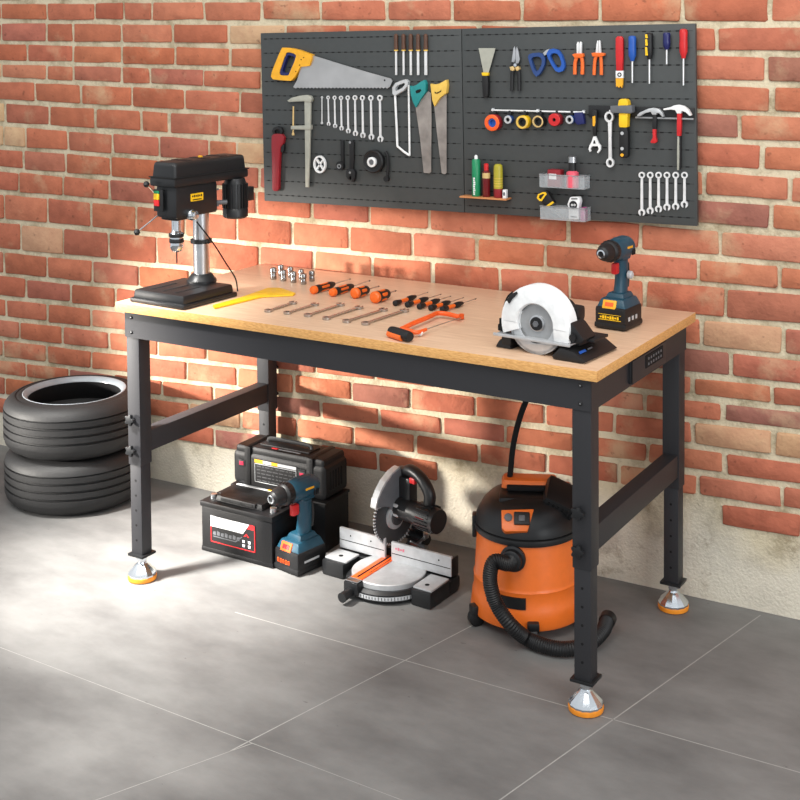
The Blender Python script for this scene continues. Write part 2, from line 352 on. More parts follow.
# mortar face with slight relief
nx, nz = 150, 80
for (i0) in (0,):
    g = [[m.bm.verts.new((-4.0+i*4.6/nx, -.001*random.random()*(1.5), j*2.0/nz)) for j in range(nz+1)] for i in range(nx+1)]
    for i in range(nx):
        for j in range(nz):
            f = m.bm.faces.new((g[i][j], g[i+1][j], g[i+1][j+1], g[i][j+1])); f.material_index = 1; f.smooth = True
m.box((-1.7, .06, 1.0), (4.6, .115, 2.0), mi=1)
tones = [(190, 116, 88), (184, 110, 84), (186, 112, 86), (192, 120, 92), (180, 108, 84), (188, 114, 84), (194, 124, 97), (176, 108, 88), (187, 113, 87)]
for k in range(len(zR)-1):
    Lb = .1835 if k < 14 else .196
    ph = (-1.675 if k % 2 == 1 else -1.585)  # k=10 row: joints at -1.675
    if k == 10 or k % 2 == 0: ph = -1.675
    if k % 2 == 1: ph = -1.583
    x = ph - 14*Lb + random.uniform(-.006, .006)
    while x < .5:
        ln = Lb
        q = random.random()
        if k > 10 and q < .16: ln = Lb*.55
        x2 = x+ln+random.uniform(-.007, .007)
        xm = (x+x2)/2
        jm = .0052
        if k == 0 and random.random() < .25: x = x2; continue
        if x < -4 or x2 > .6: x = x2; continue
        rgb = random.choice(tones)
        pale = random.random()
        if k > 10 and xm < -1.9 and pale < .13: rgb = (206, 170, 134)
        elif pale < .06: rgb = (160, 106, 92)
        elif pale < .10: rgb = (204, 160, 126)
        dv = random.uniform(-7, 7); c = srgb(*[min(255, v+dv+random.uniform(-2, 2)) for v in rgb])
        y0 = -.0045-random.random()*.003
        j = lambda: random.uniform(-.0022, .0022)
        jz = .0073
        za, zb = zrow(k, x)+jz, zrow(k, x2)+jz; zc, zd = zrow(k+1, x2)-jz, zrow(k+1, x)-jz
        cs = [(x+jm+j(), za+j()), (x2-jm+j(), zb+j()), (x2-jm+j(), zc+j()), (x+jm+j(), zd+j())]
        n = 4; N_ = 6
        # subdivided face outline, slightly irregular with rounded corners
        pts = []
        for e in range(4):
            A, B = cs[e], cs[(e+1) % 4]
            for t in ([.022, .25, .5, .75, .978] if e % 2 == 0 else [.06, .5, .94]):
                pts.append((A[0]+(B[0]-A[0])*t+random.uniform(-.0009, .0009), A[1]+(B[1]-A[1])*t+random.uniform(-.0009, .0009)))
        cxm = sum(p[0] for p in pts)/len(pts); czm = sum(p[1] for p in pts)/len(pts)
        rings = []
        for yy, sh in ((.002, 0), (y0+.002, 0), (y0, .0022)):
            rings.append([m.bm.verts.new((p[0]-(sh if p[0] > cxm else -sh), yy, p[1]-(sh if p[1] > czm else -sh))) for p in pts])
        fs = []
        L_ = len(pts)
        for a, b in zip(rings[:-1], rings[1:]):
            for i in range(L_): fs.append(m.bm.faces.new((a[i], a[(i+1) % L_], b[(i+1) % L_], b[i])))
        fs.append(m.bm.faces.new(rings[-1]))
        for f in fs:
            f.material_index = 0; f.smooth = True
            for lp in f.loops: lp[tone] = c
        x = x2
wb = struct(m.build('wall_back', [M_BRICK, M_MORTAR], recalc=False, sharp=50))
me = wb.data

# ================================================================ WORKBENCH
BO = Vector((-.8415, -.6115, 0)); BTH = -.0307
BL, BD, BH = 1.22, .5657, .6708
E1 = Vector((math.cos(BTH), math.sin(BTH), 0)); E2 = Vector((-math.sin(BTH), math.cos(BTH), 0))
def bw(a, b, z=BH): return BO - E1*a + E2*b + Vector((0, 0, z))
def top_at(px, py, z=BH): return onz(px, py, z)
bc = bw(BL/2, BD/2, 0)
bench = thing('workbench', 'long black steel workbench with oak top and chrome feet, against the brick wall', 'workbench', bc, BTH)
# local frame: x right, y back, z up; corners +-L/2, +-D/2
hl, hd = BL/2, BD/2
m = M(); m.box((0, 0, BH-.0105), (BL, BD, .021), bev=.0015)
for f in m.bm.faces:
    if abs(f.normal.z) < .5: f.material_index = 1
m.bm.normal_update()
for f in m.bm.faces:
    f.material_index = 0 if f.normal.z > .7 else 1
m.build('tabletop', [M_WOOD, M_WEDGE], bench, recalc=False)
zt = BH-.021; zb = .588; inx, iny = .017, .013
def screw(mm, c, axis):
    mm.lathe([(.0042, 0), (.0042, .0012), (.003, .002)], c, axis, 12, 1); mm.lathe([(.0016, .0014), (.0016, .0022)], c, axis, 6, 2)
# front and back aprons
m = M(); m.box((0, -hd+iny+.0015, (zt+zb)/2), (BL-2*inx-.002, .003, zt-zb)); m.box((0, -hd+iny+.012, zb+.0015), (BL-2*inx-.08, .022, .003))
for sx in (-1, 1):
    for zz in (zt-.014, zb+.013): screw(m, (sx*(hl-inx-.022), -hd+iny-.0001, zz), (0, -1, 0))
m.build('front_apron', [M_STEELP, M_DARK, M_STEEL], bench)
m = M(); m.box((0, hd-iny-.0015, (zt+zb)/2), (BL-2*inx-.002, .003, zt-zb)); m.build('back_apron', M_STEELP, bench)
for sx in (-1, 1):
    m = M(); m.box((sx*(hl-inx-.0015), 0, (zt+zb)/2), (.003, BD-2*iny-.002, zt-zb)); m.build('side_apron', M_STEELP, bench)
# legs
LW = .039
for sx in (-1, 1):
    for sy in (-1, 1):
        lx = sx*(hl-inx-LW/2-.002); ly = sy*(hd-iny-LW/2-.003)
        m = M(); m.box((lx, ly, (zt+.281)/2), (LW, LW, zt-.281), bev=.0025)
        leg = m.build('leg', M_STEELP, bench)
        m = M(); m.box((lx, ly, (.30+.064)/2), (.034, .034, .30-.064), bev=.002)
        for i in range(5): m.lathe([(.0028, 0), (.0028, .0006)], (lx, ly-.0170, .10+i*.036), (0, -1, 0), 10, 1)
        il = m.build('extension_leg', [M_STEELP, M_HOLE], leg)
        m = M(); m.box((lx, ly, .063), (.047, .047, .006), bev=.001); m.build('end_cap', M_BLACK, leg)
        # swivel foot
        m = M(); m.lathe([(.007, 0), (.007, .012)], (lx, ly, .050), 'z', 12); m.lathe([(.0135, 0), (.0135, .008)], (lx, ly, .048), 'z', 6)
        m.lathe([(.010, .040), (.0095, .049)], (lx, ly, 0), 'z', 12)
        m.build('foot_stem', M_CHROME, leg)
        m = M(); m.lathe([(.033, .0105), (.034, .016), (.031, .0215), (.012, .040), (.0105, .043), (.0, .043)], (lx, ly, 0), 'z', 14, caps=False)
        m.build('foot_cup', M_CHROME, leg, sharp=18)
        m = M(); m.lathe([(.030, .0), (.0335, .002), (.0345, .007), (.034, .0112), (.0, .0112)], (lx, ly, 0), 'z', 28); m.build('foot_pad', M_PAD, leg)
        # star knobs
        for zz in (.392, .318):
            m = M(); kx = lx-.004 if sy < 0 else lx+.0; ky = ly - LW/2 if sy < 0 else ly+LW/2
            pts = []
            for i in range(40):
                a = 2*PI*i/40; rr = .0115+.0026*math.cos(5*a); pts.append((kx+rr*math.cos(a), zz+rr*math.sin(a)))
            sg = -1 if sy < 0 else 1
            m.prism(pts, .006, .014, lambda u, v, h: (u, ky+sg*h, v), bev=.0012); m.cyl((kx, ky, zz), (kx, ky+sg*.008, zz), .005)
            m.build('knob', M_BLACK, leg)
    lx = sx*(hl-inx-LW/2-.002)
    m = M(); m.box((lx, 0, .333), (.034, BD-2*iny-2*LW-.004, .050), bev=.002); m.build('side_stretcher', M_STEELP, bench)
# power outlet on the right-hand apron
xo = hl-inx
m = M(); m.box((xo+.003, .020, .6185), (.006, .20, .048), bev=.001); po = m.build('power_outlet', M_STEELP, bench); po['label'] = 'dark outlet plate on the right end of the bench'
m = M(); m.box((xo+.0067, .048, .622), (.0016, .10, .026), mi=0)
for i in range(6):
    for zz in (.616, .627): m.box((xo+.0079, .012+i*.0145, zz), (.0008, .006, .005), mi=1)
m.build('socket_block', [M_HOLE, M_MGREY], po)
m = M(); m.box((xo+.0064, -.078, .6185), (.0014, .004, .046)); m.box((xo+.0064, .02, .6415), (.0014, .195, .003)); m.build('plate_frame', M_HOLE, po)

# ================================================================ PEGBOARD
PBY = -.034   # front face
bx0 = -2.0185; bx1 = -.8275; bz0 = .8555; bz1 = 1.3095; seam = ony(463, 120, PBY).x
peg = thing('pegboard', 'wide dark grey slotted steel pegboard hung on the brick wall above the workbench', 'pegboard', ((bx0+bx1)/2, -.02, (bz0+bz1)/2))
for (xa, xb) in ((bx0, seam-.0008), (seam+.0008, bx1)):
    m = M(); m.box(((xa+xb)/2, (PBY+(-.022))/2, (bz0+bz1)/2), (xb-xa, .012, bz1-bz0), bev=.0015)
    nr = 12
    for r in range(nr):
        z = bz1-.016-(bz1-bz0-.034)*r/(nr-1)
        x = xa+.012
        i = 0
        while x < xb-.018:
            wd = .0085; m.box((x+wd/2, PBY-.0001, z), (wd, .0006, .0026), mi=1)
            x += .0195; i += 1
        m.box(((xa+xb)/2, PBY-.0001, z), (xb-xa-.012, .0005, .0006), mi=1)
    m.build('peg_panel', [M_PEG, M_HOLE], peg, world=True)
m = M()
for x in (bx0+.05, seam, bx1-.05): m.box((x, -.0145, (bz0+bz1)/2), (.03, .014, bz1-bz0-.04))
m.build('mounting_rail', M_BLACK, peg, world=True); peg.rotation_euler = (0, -.0125, 0)
# ---- board tools. q(px,py) -> board plane coordinates (x, z)
def conv(ox, oy, s, dy=.008): return lambda u, v: (lambda P: (P.x, P.z))(ony(ox+u/s, oy+v/s, PBY-dy))
A2 = conv(260, 20, 4); A3 = conv(450, 20, 5.3333); A4 = conv(580, 20, 6.1538); A5 = conv(340, 20, 6.6667)
A6 = conv(260, 135, 5.7143); A7 = conv(480, 90, 6.6667); A8 = conv(580, 80, 6.1538, .018); A9 = conv(455, 145, 5.5172, .022); A10 = conv(580, 130, 5.7143)
G = .0012  # gap
def bf(u, v, h): return (u, PBY-G-h, v)
def poly(cv, pts): return [cv(*p) for p in pts]
def bthing(name, label, cat, cv, u, v, group=None):
    x, z = cv(u, v); return thing(name, label, cat, (x, PBY-G, z), 0, group)

# large hand saw
t = bthing('hand_saw', 'large hand saw with yellow handle and bright blade, level at top left of pegboard', 'saw', A2, 300, 200)
bl = [(200, 138), (240, 150), (330, 178), (430, 208), (524, 234), (531, 243), (520, 268)]
for i in range(54): u = 516-i*7; bl += [(u, 271+(3 if i % 2 else -2))]
bl += [(134, 268), (150, 240), (165, 185), (195, 183)]
m = M(); m.prism(poly(A2, bl), .006, .0085, bf); m.build('blade', M_SAWBR, t, world=True)
m = M(); ox, oz = A2(500, 241); m.prism(circ(ox, oz, .0022, n=12), .0084, .0089, bf); m.build('hang_hole', M_HOLE, t, world=True)
ho = [(95, 110), (128, 112), (162, 120), (213, 139), (212, 160), (202, 184), (166, 187), (156, 208), (144, 228), (130, 243), (92, 241), (58, 237), (50, 226), (54, 205), (70, 165), (82, 136)]
hi = [(112, 130), (125, 129), (140, 133), (150, 140), (149, 148), (146, 160), (141, 172), (135, 186), (129, 200), (120, 221), (102, 222), (86, 220), (83, 212), (86, 200), (96, 170), (104, 148)]
m = M(); m.ring(poly(A2, ho), poly(A2, hi), .0, .014, bf); m.build('handle', M_YEL, t, world=True, sharp=50)
m = M()
for (u, v) in ((171, 158), (165, 180), (150, 205), (181, 150)): m.prism(circ(*A2(u, v), .0016, n=10), .0141, .0150, bf)
m.build('handle_screw', M_HOLE, t, world=True)
m = M(); m.ring(poly(A2, [(u+(122-u)*.02, v+(178-v)*.02) for u, v in hi]), poly(A2, [(u+(122-u)*.28, v+(178-v)*.25) for u, v in hi]), .001, .012, bf); m.build('grip_lining', M_NAVY, t, world=True)

# five files with brown handles
names = ['leftmost', 'second from left', 'middle', 'fourth from left', 'rightmost']
for i, (u, wb_) in enumerate(((372, 9), (422, 9), (470, 10), (519, 11), (570, 14))):
    lab = ['narrowest brown-handled file, leftmost of five at the top of the pegboard', 'brown-handled file second from left in the top row of five', 'brown-handled file in the middle of the top row of five', 'brown-handled file second from right in the top row of five', 'brown-handled flat file with the widest blade, rightmost of the row of five'][i]
    t = bthing('hand_file', lab, 'file', A5, u, 200, 'brown-handled files on the pegboard')
    x, z0 = A5(u, 92); _, z1 = A5(u, 200); _, z2 = A5(u, 367); w2 = wb_*1.45/6.667/410
    m = M(); m.lathe([(.002, 0), (.0050, .003), (.0056, .010), (.0048, .02), (.0060, (z0-z1)-.006), (.0050, (z0-z1))], (x, PBY-G-.006, z0), (0, 0, -1), 14); m.build('handle', M_BROWN, t, world=True)
    m = M(); m.lathe([(.0055, 0), (.0056, .003)], (x, PBY-G-.006, z1+.0006), (0, 0, -1), 14); m.build('ferrule', M_PYEL, t, world=True)
    m = M(); m.box((x, PBY-G-.006, (z1+z2)/2-.001), (w2*.9+.001, .003, z1-z2-.002), bev=.0005); m.build('file_blade', M_TOOL, t, world=True)

# bar clamp
t = bthing('bar_clamp', 'beige metal bar clamp with long tapering bar hanging below the yellow-handled saw', 'clamp', A2, 185, 450)
m = M(); m.prism(poly(A2, [(180, 312), (205, 312), (204, 400), (200, 560), (196, 668), (184, 668), (183, 560), (181, 400)]), .004, .010, bf, bev=.0008); m.build('bar', M_BEIGE, t, world=True)
m = M(); m.prism(poly(A2, [(113, 322), (130, 311), (160, 303), (190, 299), (206, 304), (211, 316), (206, 330), (182, 325), (150, 326), (120, 328)]), .001, .013, bf, bev=.0015); m.build('fixed_jaw', M_BEIGE, t, world=True)
m = M(); m.prism(poly(A2, [(128, 423), (190, 421), (207, 419), (207, 438), (190, 438), (128, 437)]), .002, .013, bf, bev=.001); m.build('sliding_jaw', M_BEIGE, t, world=True)
m = M(); xa, za = A2(134, 345); xb, zb_ = A2(133, 452); m.cyl((xa, PBY-.0085, za), (xb, PBY-.0085, zb_), .0022); m.lathe([(.0035, 0), (.0035, .006)], (xb, PBY-.0085, zb_), (0, 0, -1), 12); m.build('screw_spindle', M_TAN, t, world=True)
# pipe wrench
t = bthing('pipe_wrench', 'dark red pipe wrench hanging at the lower left edge of the pegboard', 'wrench', A2, 70, 560)
m = M(); m.prism(poly(A2, [(50, 462), (60, 454), (90, 455), (101, 468), (98, 490), (86, 510), (82, 560), (78, 675), (72, 684), (60, 684), (52, 676), (51, 560), (49, 500)]), .001, .012, bf, bev=.0025); m.build('handle', M_DRED, t, world=True)
m = M(); m.prism(poly(A2, [(56, 456), (50, 444), (58, 430), (72, 425), (88, 430), (94, 444), (90, 457), (82, 457), (84, 445), (74, 437), (62, 442), (64, 456)]), .002, .011, bf, bev=.001); m.build('hook_jaw', M_DARK, t, world=True)
m = M(); m.prism(poly(A2, [(88, 500), (98, 497), (98, 520), (93, 530), (86, 528)]), .002, .010, bf); m.build('adjusting_nut', M_DARK, t, world=True)

# combination wrench: base mesh, length 1 unit scaled per copy. local: ring at top (z=0), open end at z=-L
def wrench_mesh(L, hw, name, mt, parent=None):
    """flat wrench in local x (width) z (length), thickness in y"""
    mm = M(); f = lambda u, v, h: (u, -h, v); T = hw*.55
    mm.ring(circ(0, -hw, hw, n=20), circ(0, -hw, hw*.56, n=20), .0, T, f)
    mm.prism([(-hw*.36, -hw*1.8), (hw*.36, -hw*1.8), (hw*.42, -L+hw*1.9), (-hw*.42, -L+hw*1.9)], T*.2, T*.8, f)
    c = -L+hw*1.05; out = []; inn = []
    for i in range(15):
        a = math.radians(-62+ (304)*i/14 + 0); aa = a  # gap at the bottom
        ang = math.radians(-90+28)+ (2*PI-math.radians(56))*i/14
        out.append((hw*1.08*math.cos(ang), c+hw*1.08*math.sin(ang)))
        inn.append((hw*.5*math.cos(ang) , c+hw*.5*math.sin(ang)))
    inn[0] = (hw*.34, c-hw*1.0); inn[-1] = (-hw*.34, c-hw*1.0)
    mm.prism(out+inn[::-1], 0, T, f)
    return mm.build(name, mt, parent)
ords9 = ['leftmost and shortest', 'second from left', 'third from left', 'fourth from left', 'middle', 'fourth from right', 'third from right', 'second from right', 'rightmost and longest']
W9 = [(243, 305, 418, 5), (268, 303, 424, 8), (294, 303, 433, 9), (320, 303, 443, 9.5), (347, 302, 454, 10), (376, 301, 465, 11), (406, 301, 473, 11.5), (440, 301, 480, 12), (476, 300, 489, 12.5)]
for i, (u, v0, v1, hw) in enumerate(W9):
    x, z0 = A2(u, v0); x1, z1 = A2(u+2.5 if i else u, v1)
    o = wrench_mesh(z0-z1, hw/4/405, 'combination_wrench', M_TOOL); o.location = (x, PBY-G, z0); o.rotation_euler = (0, -math.atan2(x1-x, z0-z1)*1.0, 0)
    tag(o, '%s of the nine chrome wrenches hanging in a row under the yellow-handled saw' % ords9[i], 'wrench', 'chrome wrenches on the left of the pegboard')
ords6 = ['leftmost and longest', 'second from left', 'third from left', 'third from right', 'second from right', 'rightmost and shortest']
for i, (u, v1) in enumerate(((350, 492), (398, 482), (446, 472), (494, 462), (544, 458), (594, 446))):
    x, z0 = A10(u, 240); _, z1 = A10(u, v1)
    o = wrench_mesh(z0-z1, 18/5.714/415, 'combination_wrench', M_TOOL); o.location = (x, PBY-G, z0)
    tag(o, '%s of the six small chrome wrenches at the lower right of the pegboard' % ords6[i], 'wrench', 'chrome wrenches at the lower right of the pegboard')

# bow saw (white tubular)
t = bthing('bow_saw', 'white metal bow saw with a looped grip hanging left of the teal-handled saw', 'saw', A2, 570, 400)
def bt(cv, pts, h): return [(lambda a: (a[0], PBY-G-h, a[1]))(cv(*p)) for p in pts]
m = M(); m.tube(bt(A2, [(539, 290), (542, 350), (546, 430), (549, 505)], .006), .0030, smooth=0); m.tube(bt(A2, [(549, 505), (575, 527), (598, 542)], .006), .003, smooth=0); m.tube(bt(A2, [(598, 542), (596, 400), (594, 260)], .006), .0026, smooth=0); m.build('frame', M_WHITE, t, world=True)
m = M(); o_ = [(534, 296), (533, 270), (545, 252), (565, 243), (585, 237), (596, 246), (593, 262), (578, 282), (558, 293), (545, 302)]; i_ = [(545, 282), (545, 273), (551, 263), (566, 256), (580, 251), (584, 255), (581, 262), (572, 272), (560, 278), (552, 283)]
m.ring(poly(A2, o_), poly(A2, i_), .0, .012, bf); m.build('grip', M_LGREY, t, world=True)
# teal saw
t = bthing('hand_saw', 'teal-handled hand saw with worn blade hanging down beside the white bow saw', 'saw', A2, 650, 400)
m = M(); m.prism(poly(A2, [(622, 345), (672, 285), (684, 292), (686, 400), (684, 609), (676, 613), (655, 611), (640, 470)]), .005, .0072, bf); m.build('blade', M_SAWBL, t, world=True)
m = M(); m.prism(poly(A2, [(604, 262), (612, 266), (630, 259), (648, 246), (662, 239), (668, 255), (667, 288), (648, 315), (628, 350), (618, 332), (608, 300)]), .0, .014, bf, bev=.0015); m.build('handle', M_TEAL, t, world=True)
m = M(); m.prism(poly(A2, [(628, 284), (636, 278), (648, 276), (651, 282), (643, 290), (631, 293)]), .0141, .0148, bf); m.build('finger_slot', M_HOLE, t, world=True)
# yellow narrow saw
t = bthing('hand_saw', 'narrow hand saw with pale yellow handle hanging right of the teal-handled saw', 'saw', A2, 722, 400)
m = M(); m.prism(poly(A2, [(696, 335), (742, 292), (746, 300), (746, 612), (738, 617), (727, 613), (708, 450)]), .005, .0072, bf); m.build('blade', M_SAWBL, t, world=True)
m = M(); m.prism(poly(A2, [(686, 254), (700, 258), (722, 254), (750, 238), (753, 262), (750, 292), (725, 310), (702, 346), (694, 322)]), .0, .014, bf, bev=.0015); m.build('handle', M_PYEL, t, world=True)
m = M(); m.prism(poly(A2, [(704, 286), (712, 290), (726, 284), (731, 278), (730, 286), (716, 294), (706, 293)]), .0141, .0148, bf); m.build('finger_slot', M_HOLE, t, world=True)

# white cross wheel
t = bthing('valve_wheel', 'small white oval handwheel with crossed spokes on the lower left of the pegboard', 'handwheel', A6, 341, 168)
cx_, cz_ = A6(341, 168); rx, rz = 44/5.714/409, 54/5.714/409
m = M(); m.ring(circ(cx_, cz_, rx, rz, 32), circ(cx_, cz_, rx*.78, rz*.8, 32), .002, .009, bf); m.build('rim', M_WHITE, t, world=True)
m = M()
for a in (45, 135):
    a = math.radians(a); dx, dz = rx*.8*math.cos(a), rz*.82*math.sin(a); nx_, nz_ = -math.sin(a)*.0021, math.cos(a)*.0021
    m.prism([(cx_-dx+nx_, cz_-dz+nz_), (cx_+dx+nx_, cz_+dz+nz_), (cx_+dx-nx_, cz_+dz-nz_), (cx_-dx-nx_, cz_-dz-nz_)], .001, .0075, bf)
m.build('spokes', M_WHITE, t, world=True)
# black wrenches
o = M(); o.prism(poly(A6, [(459, 30), (477, 30), (478, 165), (462, 165)]), .002, .007, bf, bev=.0008); x, z = A6(458, 176); o.ring(circ(x, z, 27/5.714/409, n=22), circ(x, z, 13/5.714/409, n=22), 0, .010, bf)
x, z = A6(462, 176); o.ring(circ(*A6(456, 178), 14/5.714/409, n=18), circ(*A6(456, 178), 9/5.714/409, n=18), .006, .0115, bf, mi=1)
tag(recenter(o.build('ring_spanner', [M_DARK, M_PEGR])), 'short black spanner with a ring end down, right of the white handwheel', 'wrench')
o = M(); o.prism(poly(A6, [(510, 40), (516, 32), (530, 32), (537, 42), (536, 150), (533, 195), (511, 195), (512, 120)]), .002, .008, bf, bev=.001)
o.prism(poly(A6, [(508, 192), (536, 192), (547, 212), (546, 240), (538, 268), (524, 266), (528, 246), (524, 232), (514, 240), (516, 256), (506, 252), (494, 234), (494, 208)]), .001, .011, bf, bev=.001)
o.prism(circ(*A6(515, 42), 8/5.714/409, n=14), .008, .0085, bf, mi=1); o.prism(circ(*A6(519, 214), 7/5.714/409, n=14), .011, .0118, bf, mi=1)
tag(recenter(o.build('adjustable_spanner', [M_DARK, M_PEGR])), 'longer black adjustable spanner left of the black tape reel on the pegboard', 'wrench')
# tape reel
t = bthing('tape_reel', 'round black reel with white hub hanging below the row of nine wrenches', 'reel', A6, 652, 150)
x, z = A6(654, 150); s_ = 1/5.714/409
m = M(); m.lathe([(64*s_, 0), (69*s_, .003), (69*s_, .014), (63*s_, .017), (57*s_, .0155), (36*s_, .0155), (32*s_, .012), (1e-5, .012)], (x, PBY-G, z), (0, -1, 0), 36); m.build('reel_body', M_DARK, t, world=True)
m = M(); x2, z2 = A6(650, 153); m.lathe([(30*s_, .011), (30*s_, .019), (18*s_, .020), (16*s_, .016)], (x2, PBY-G, z2), (0, -1, 0), 26, caps=False); m.build('hub', M_WHITE, t, world=True)
m = M(); m.lathe([(16*s_, .011), (15*s_, .019), (0, .019)], (x2, PBY-G, z2), (0, -1, 0), 20); m.build('hub_cap', M_MGREY, t, world=True)
o = M(); o.tube(bt(A6, [(716, 95), (728, 120), (731, 170), (729, 215), (724, 240)], .006), .0040, n=8); o.lathe([(17*s_, 0), (17*s_, .009)], (A6(722, 250)[0], PBY-G-.001, A6(722, 250)[1]), (0, -1, 0), 18)
tag(recenter(o.build('hook_spanner', M_DARK)), 'black curved hook spanner hanging just right of the black tape reel', 'wrench')

# putty knife
t = bthing('putty_knife', 'putty knife with grey fan blade and black handle, left of the needle-nose pliers', 'putty knife', A3, 190, 280)
m = M(); m.prism(poly(A3, [(152, 150), (241, 150), (238, 165), (206, 279), (178, 279), (155, 165)]), .005, .0066, bf); m.build('blade', M_BEIGE, t, world=True)
m = M(); m.prism(poly(A3, [(172, 280), (206, 280), (205, 297), (175, 297)]), .001, .011, bf, bev=.0008); m.build('collar', M_BYEL, t, world=True)
m = M(); m.prism(poly(A3, [(175, 297), (206, 297), (209, 340), (207, 400), (202, 414), (184, 414), (178, 400), (175, 340)]), .0, .013, bf, bev=.003); m.build('handle', M_DARK, t, world=True)
# snips / needle nose pliers
def pliers(cv, label, group, jaw, guard, hL, hR, hm, jm=M_TOOL, extra=None, pivot=None):
    x0 = sum(p[0] for p in jaw[0])/len(jaw[0]); y0 = sum(p[1] for p in jaw[0])/len(jaw[0])
    t = bthing('pliers', label, 'pliers', cv, x0, y0, group)
    m = M()
    for j_ in jaw: m.prism(poly(cv, j_), .003, .009, bf, bev=.0007)
    m.build('jaws', jm, t, world=True)
    if guard:
        m = M()
        for g_ in guard: m.prism(poly(cv, g_), .001, .012, bf, bev=.001)
        m.build('hand_guard', extra or hm, t, world=True)
    for h in (hL, hR):
        m = M(); m.tube(bt(cv, h, .006), .0044 if cv is A3 else .0040, n=10, smooth=4); m.build('handle', hm, t, world=True)
    if pivot: m = M(); m.lathe([(.004, 0), (.004, .0015)], (cv(*pivot)[0], PBY-G-.009, cv(*pivot)[1]), (0, -1, 0), 14); m.build('pivot', M_CHROME, t, world=True)
    return t
pliers(A3, 'needle-nose pliers with black handles, right of the putty knife', None, [[(333, 200), (340, 150), (347, 138), (352, 160), (350, 205), (345, 228), (330, 224)], [(353, 160), (358, 140), (366, 165), (374, 210), (366, 232), (352, 236), (351, 205)]],
       [[(322, 250), (340, 246), (350, 262), (340, 272), (326, 268)], [(352, 252), (368, 246), (374, 262), (364, 272), (354, 266)]], [(338, 225), (332, 262), (330, 320), (328, 378)], [(356, 232), (364, 265), (367, 320), (368, 378)], M_DARK, M_STEEL, M_TAN, (350, 240))
# blue handled shears: two loops
t = bthing('shears', 'shears with two blue looped handles hanging between black and orange pliers', 'shears', A3, 508, 180)
def loopring(pts, k=.62):
    cx0 = sum(p[0] for p in pts)/len(pts); cy0 = sum(p[1] for p in pts)/len(pts); return pts, [(cx0+(u-cx0)*k, cy0+(v-cy0)*k) for u, v in pts]
for pts, mt_ in (([(419, 200), (424, 184), (445, 176), (475, 174), (497, 180), (510, 205), (508, 235), (496, 265), (480, 290), (463, 302), (448, 285), (432, 245)], M_DBLUE), ([(518, 178), (530, 158), (552, 152), (580, 160), (598, 185), (612, 225), (615, 250), (604, 272), (585, 279), (566, 272), (545, 240), (526, 205)], M_BLUE)):
    o_, i_ = loopring(pts); m = M(); m.ring(poly(A3, o_), poly(A3, i_), .001, .011, bf); m.build('handle', mt_, t, world=True)
m = M(); m.prism(poly(A3, [(498, 176), (515, 160), (530, 154), (533, 166), (520, 180), (505, 190)]), .002, .009, bf); m.build('pivot', M_STEEL, t, world=True)
for cv, lab, J in ((A3, 'left-hand pair of orange-handled pliers in the top row, right of the blue-handled shears', 0), (A4, 'right-hand pair of orange-handled pliers, left of the red brush', 1)):
    if J == 0: pliers(cv, lab, 'orange-handled pliers on the pegboard', [[(677, 182), (676, 130), (682, 116), (688, 118), (688, 182)], [(690, 182), (690, 130), (696, 114), (704, 120), (703, 182)]], [[(655, 184), (670, 178), (712, 178), (716, 194), (700, 202), (668, 202)]],
                      [(676, 195), (667, 230), (665, 290)], [(700, 195), (706, 230), (705, 290)], M_ORANGE)
    else: pliers(cv, lab, 'orange-handled pliers on the pegboard', [[(97, 206), (102, 150), (108, 126), (114, 128), (112, 206)], [(114, 206), (116, 150), (118, 124), (126, 128), (131, 206)]], [[(74, 204), (90, 200), (140, 202), (156, 206), (152, 220), (120, 226), (82, 224)]],
                 [(100, 215), (90, 260), (86, 338)], [(126, 215), (130, 260), (131, 338)], M_ORANGE)
# red brush
t = bthing('paint_brush', 'narrow brush with red handle and yellow bristles, right of the orange pliers', 'brush', A4, 245, 250)
m = M(); m.prism(poly(A4, [(222, 112), (232, 100), (256, 100), (267, 112), (268, 220), (264, 312), (226, 312), (222, 220)]), .001, .011, bf, bev=.002); m.build('handle', M_RED, t, world=True)
m = M(); m.prism(poly(A4, [(222, 312), (268, 312), (268, 357), (222, 357)]), .002, .010, bf, bev=.0006); m.build('ferrule', M_WHITE, t, world=True)
m = M(); m.ring(circ(*A4(246, 336), 13/6.15/415, n=16), circ(*A4(246, 336), 7/6.15/415, n=16), .010, .0106, bf); m.build('ferrule_hole', M_HOLE, t, world=True)
m = M(); m.prism(poly(A4, [(222, 357), (266, 357), (264, 400), (258, 418), (250, 405), (242, 417), (232, 406), (224, 412)]), .003, .009, bf); m.build('bristles', M_YEL, t, world=True)
# four hanging screwdrivers
def hang_driver(cv, u, v0, v1, v2, wd, hm, label, hm2=None, tip=M_TOOL):
    t = bthing('screwdriver', label, 'screwdriver', cv, u, v1, 'screwdrivers at the top right of the pegboard')
    x, z0 = cv(u, v0); _, z1 = cv(u, v1); _, z2 = cv(u, v2); r = wd/2/6.154/415; y = PBY-G-r-.001; L = z0-z1
    m = M(); m.lathe([(r*.35, 0), (r*.85, L*.03), (r, L*.12), (r*.92, L*.35), (r, L*.55), (r*.95, L*.78), (r*.62, L*.92), (r*.5, L)], (x, y, z0), (0, 0, -1), 12); h = m.build('handle', hm, t, world=True)
    if hm2:
        m = M()
        for a in (-2.3, -1.57, -.75):
            for s0, s1 in ((.08, .42), (.5, .85)):
                cx1, cy1 = x+math.cos(a)*r*.92, y+math.sin(a)*r*.92; m.box((cx1, cy1, z0-L*(s0+s1)/2), (r*.42, r*.42, L*(s1-s0)), bev=r*.1)
        m.build('grip_inlay', hm2, h)
        # inlay is in the frame of the handle
    m = M(); m.cyl((x, y, z1+.002), (x, y, z2), .0019, .0016, 10); m.build('shaft', tip, t, world=True)
    return t
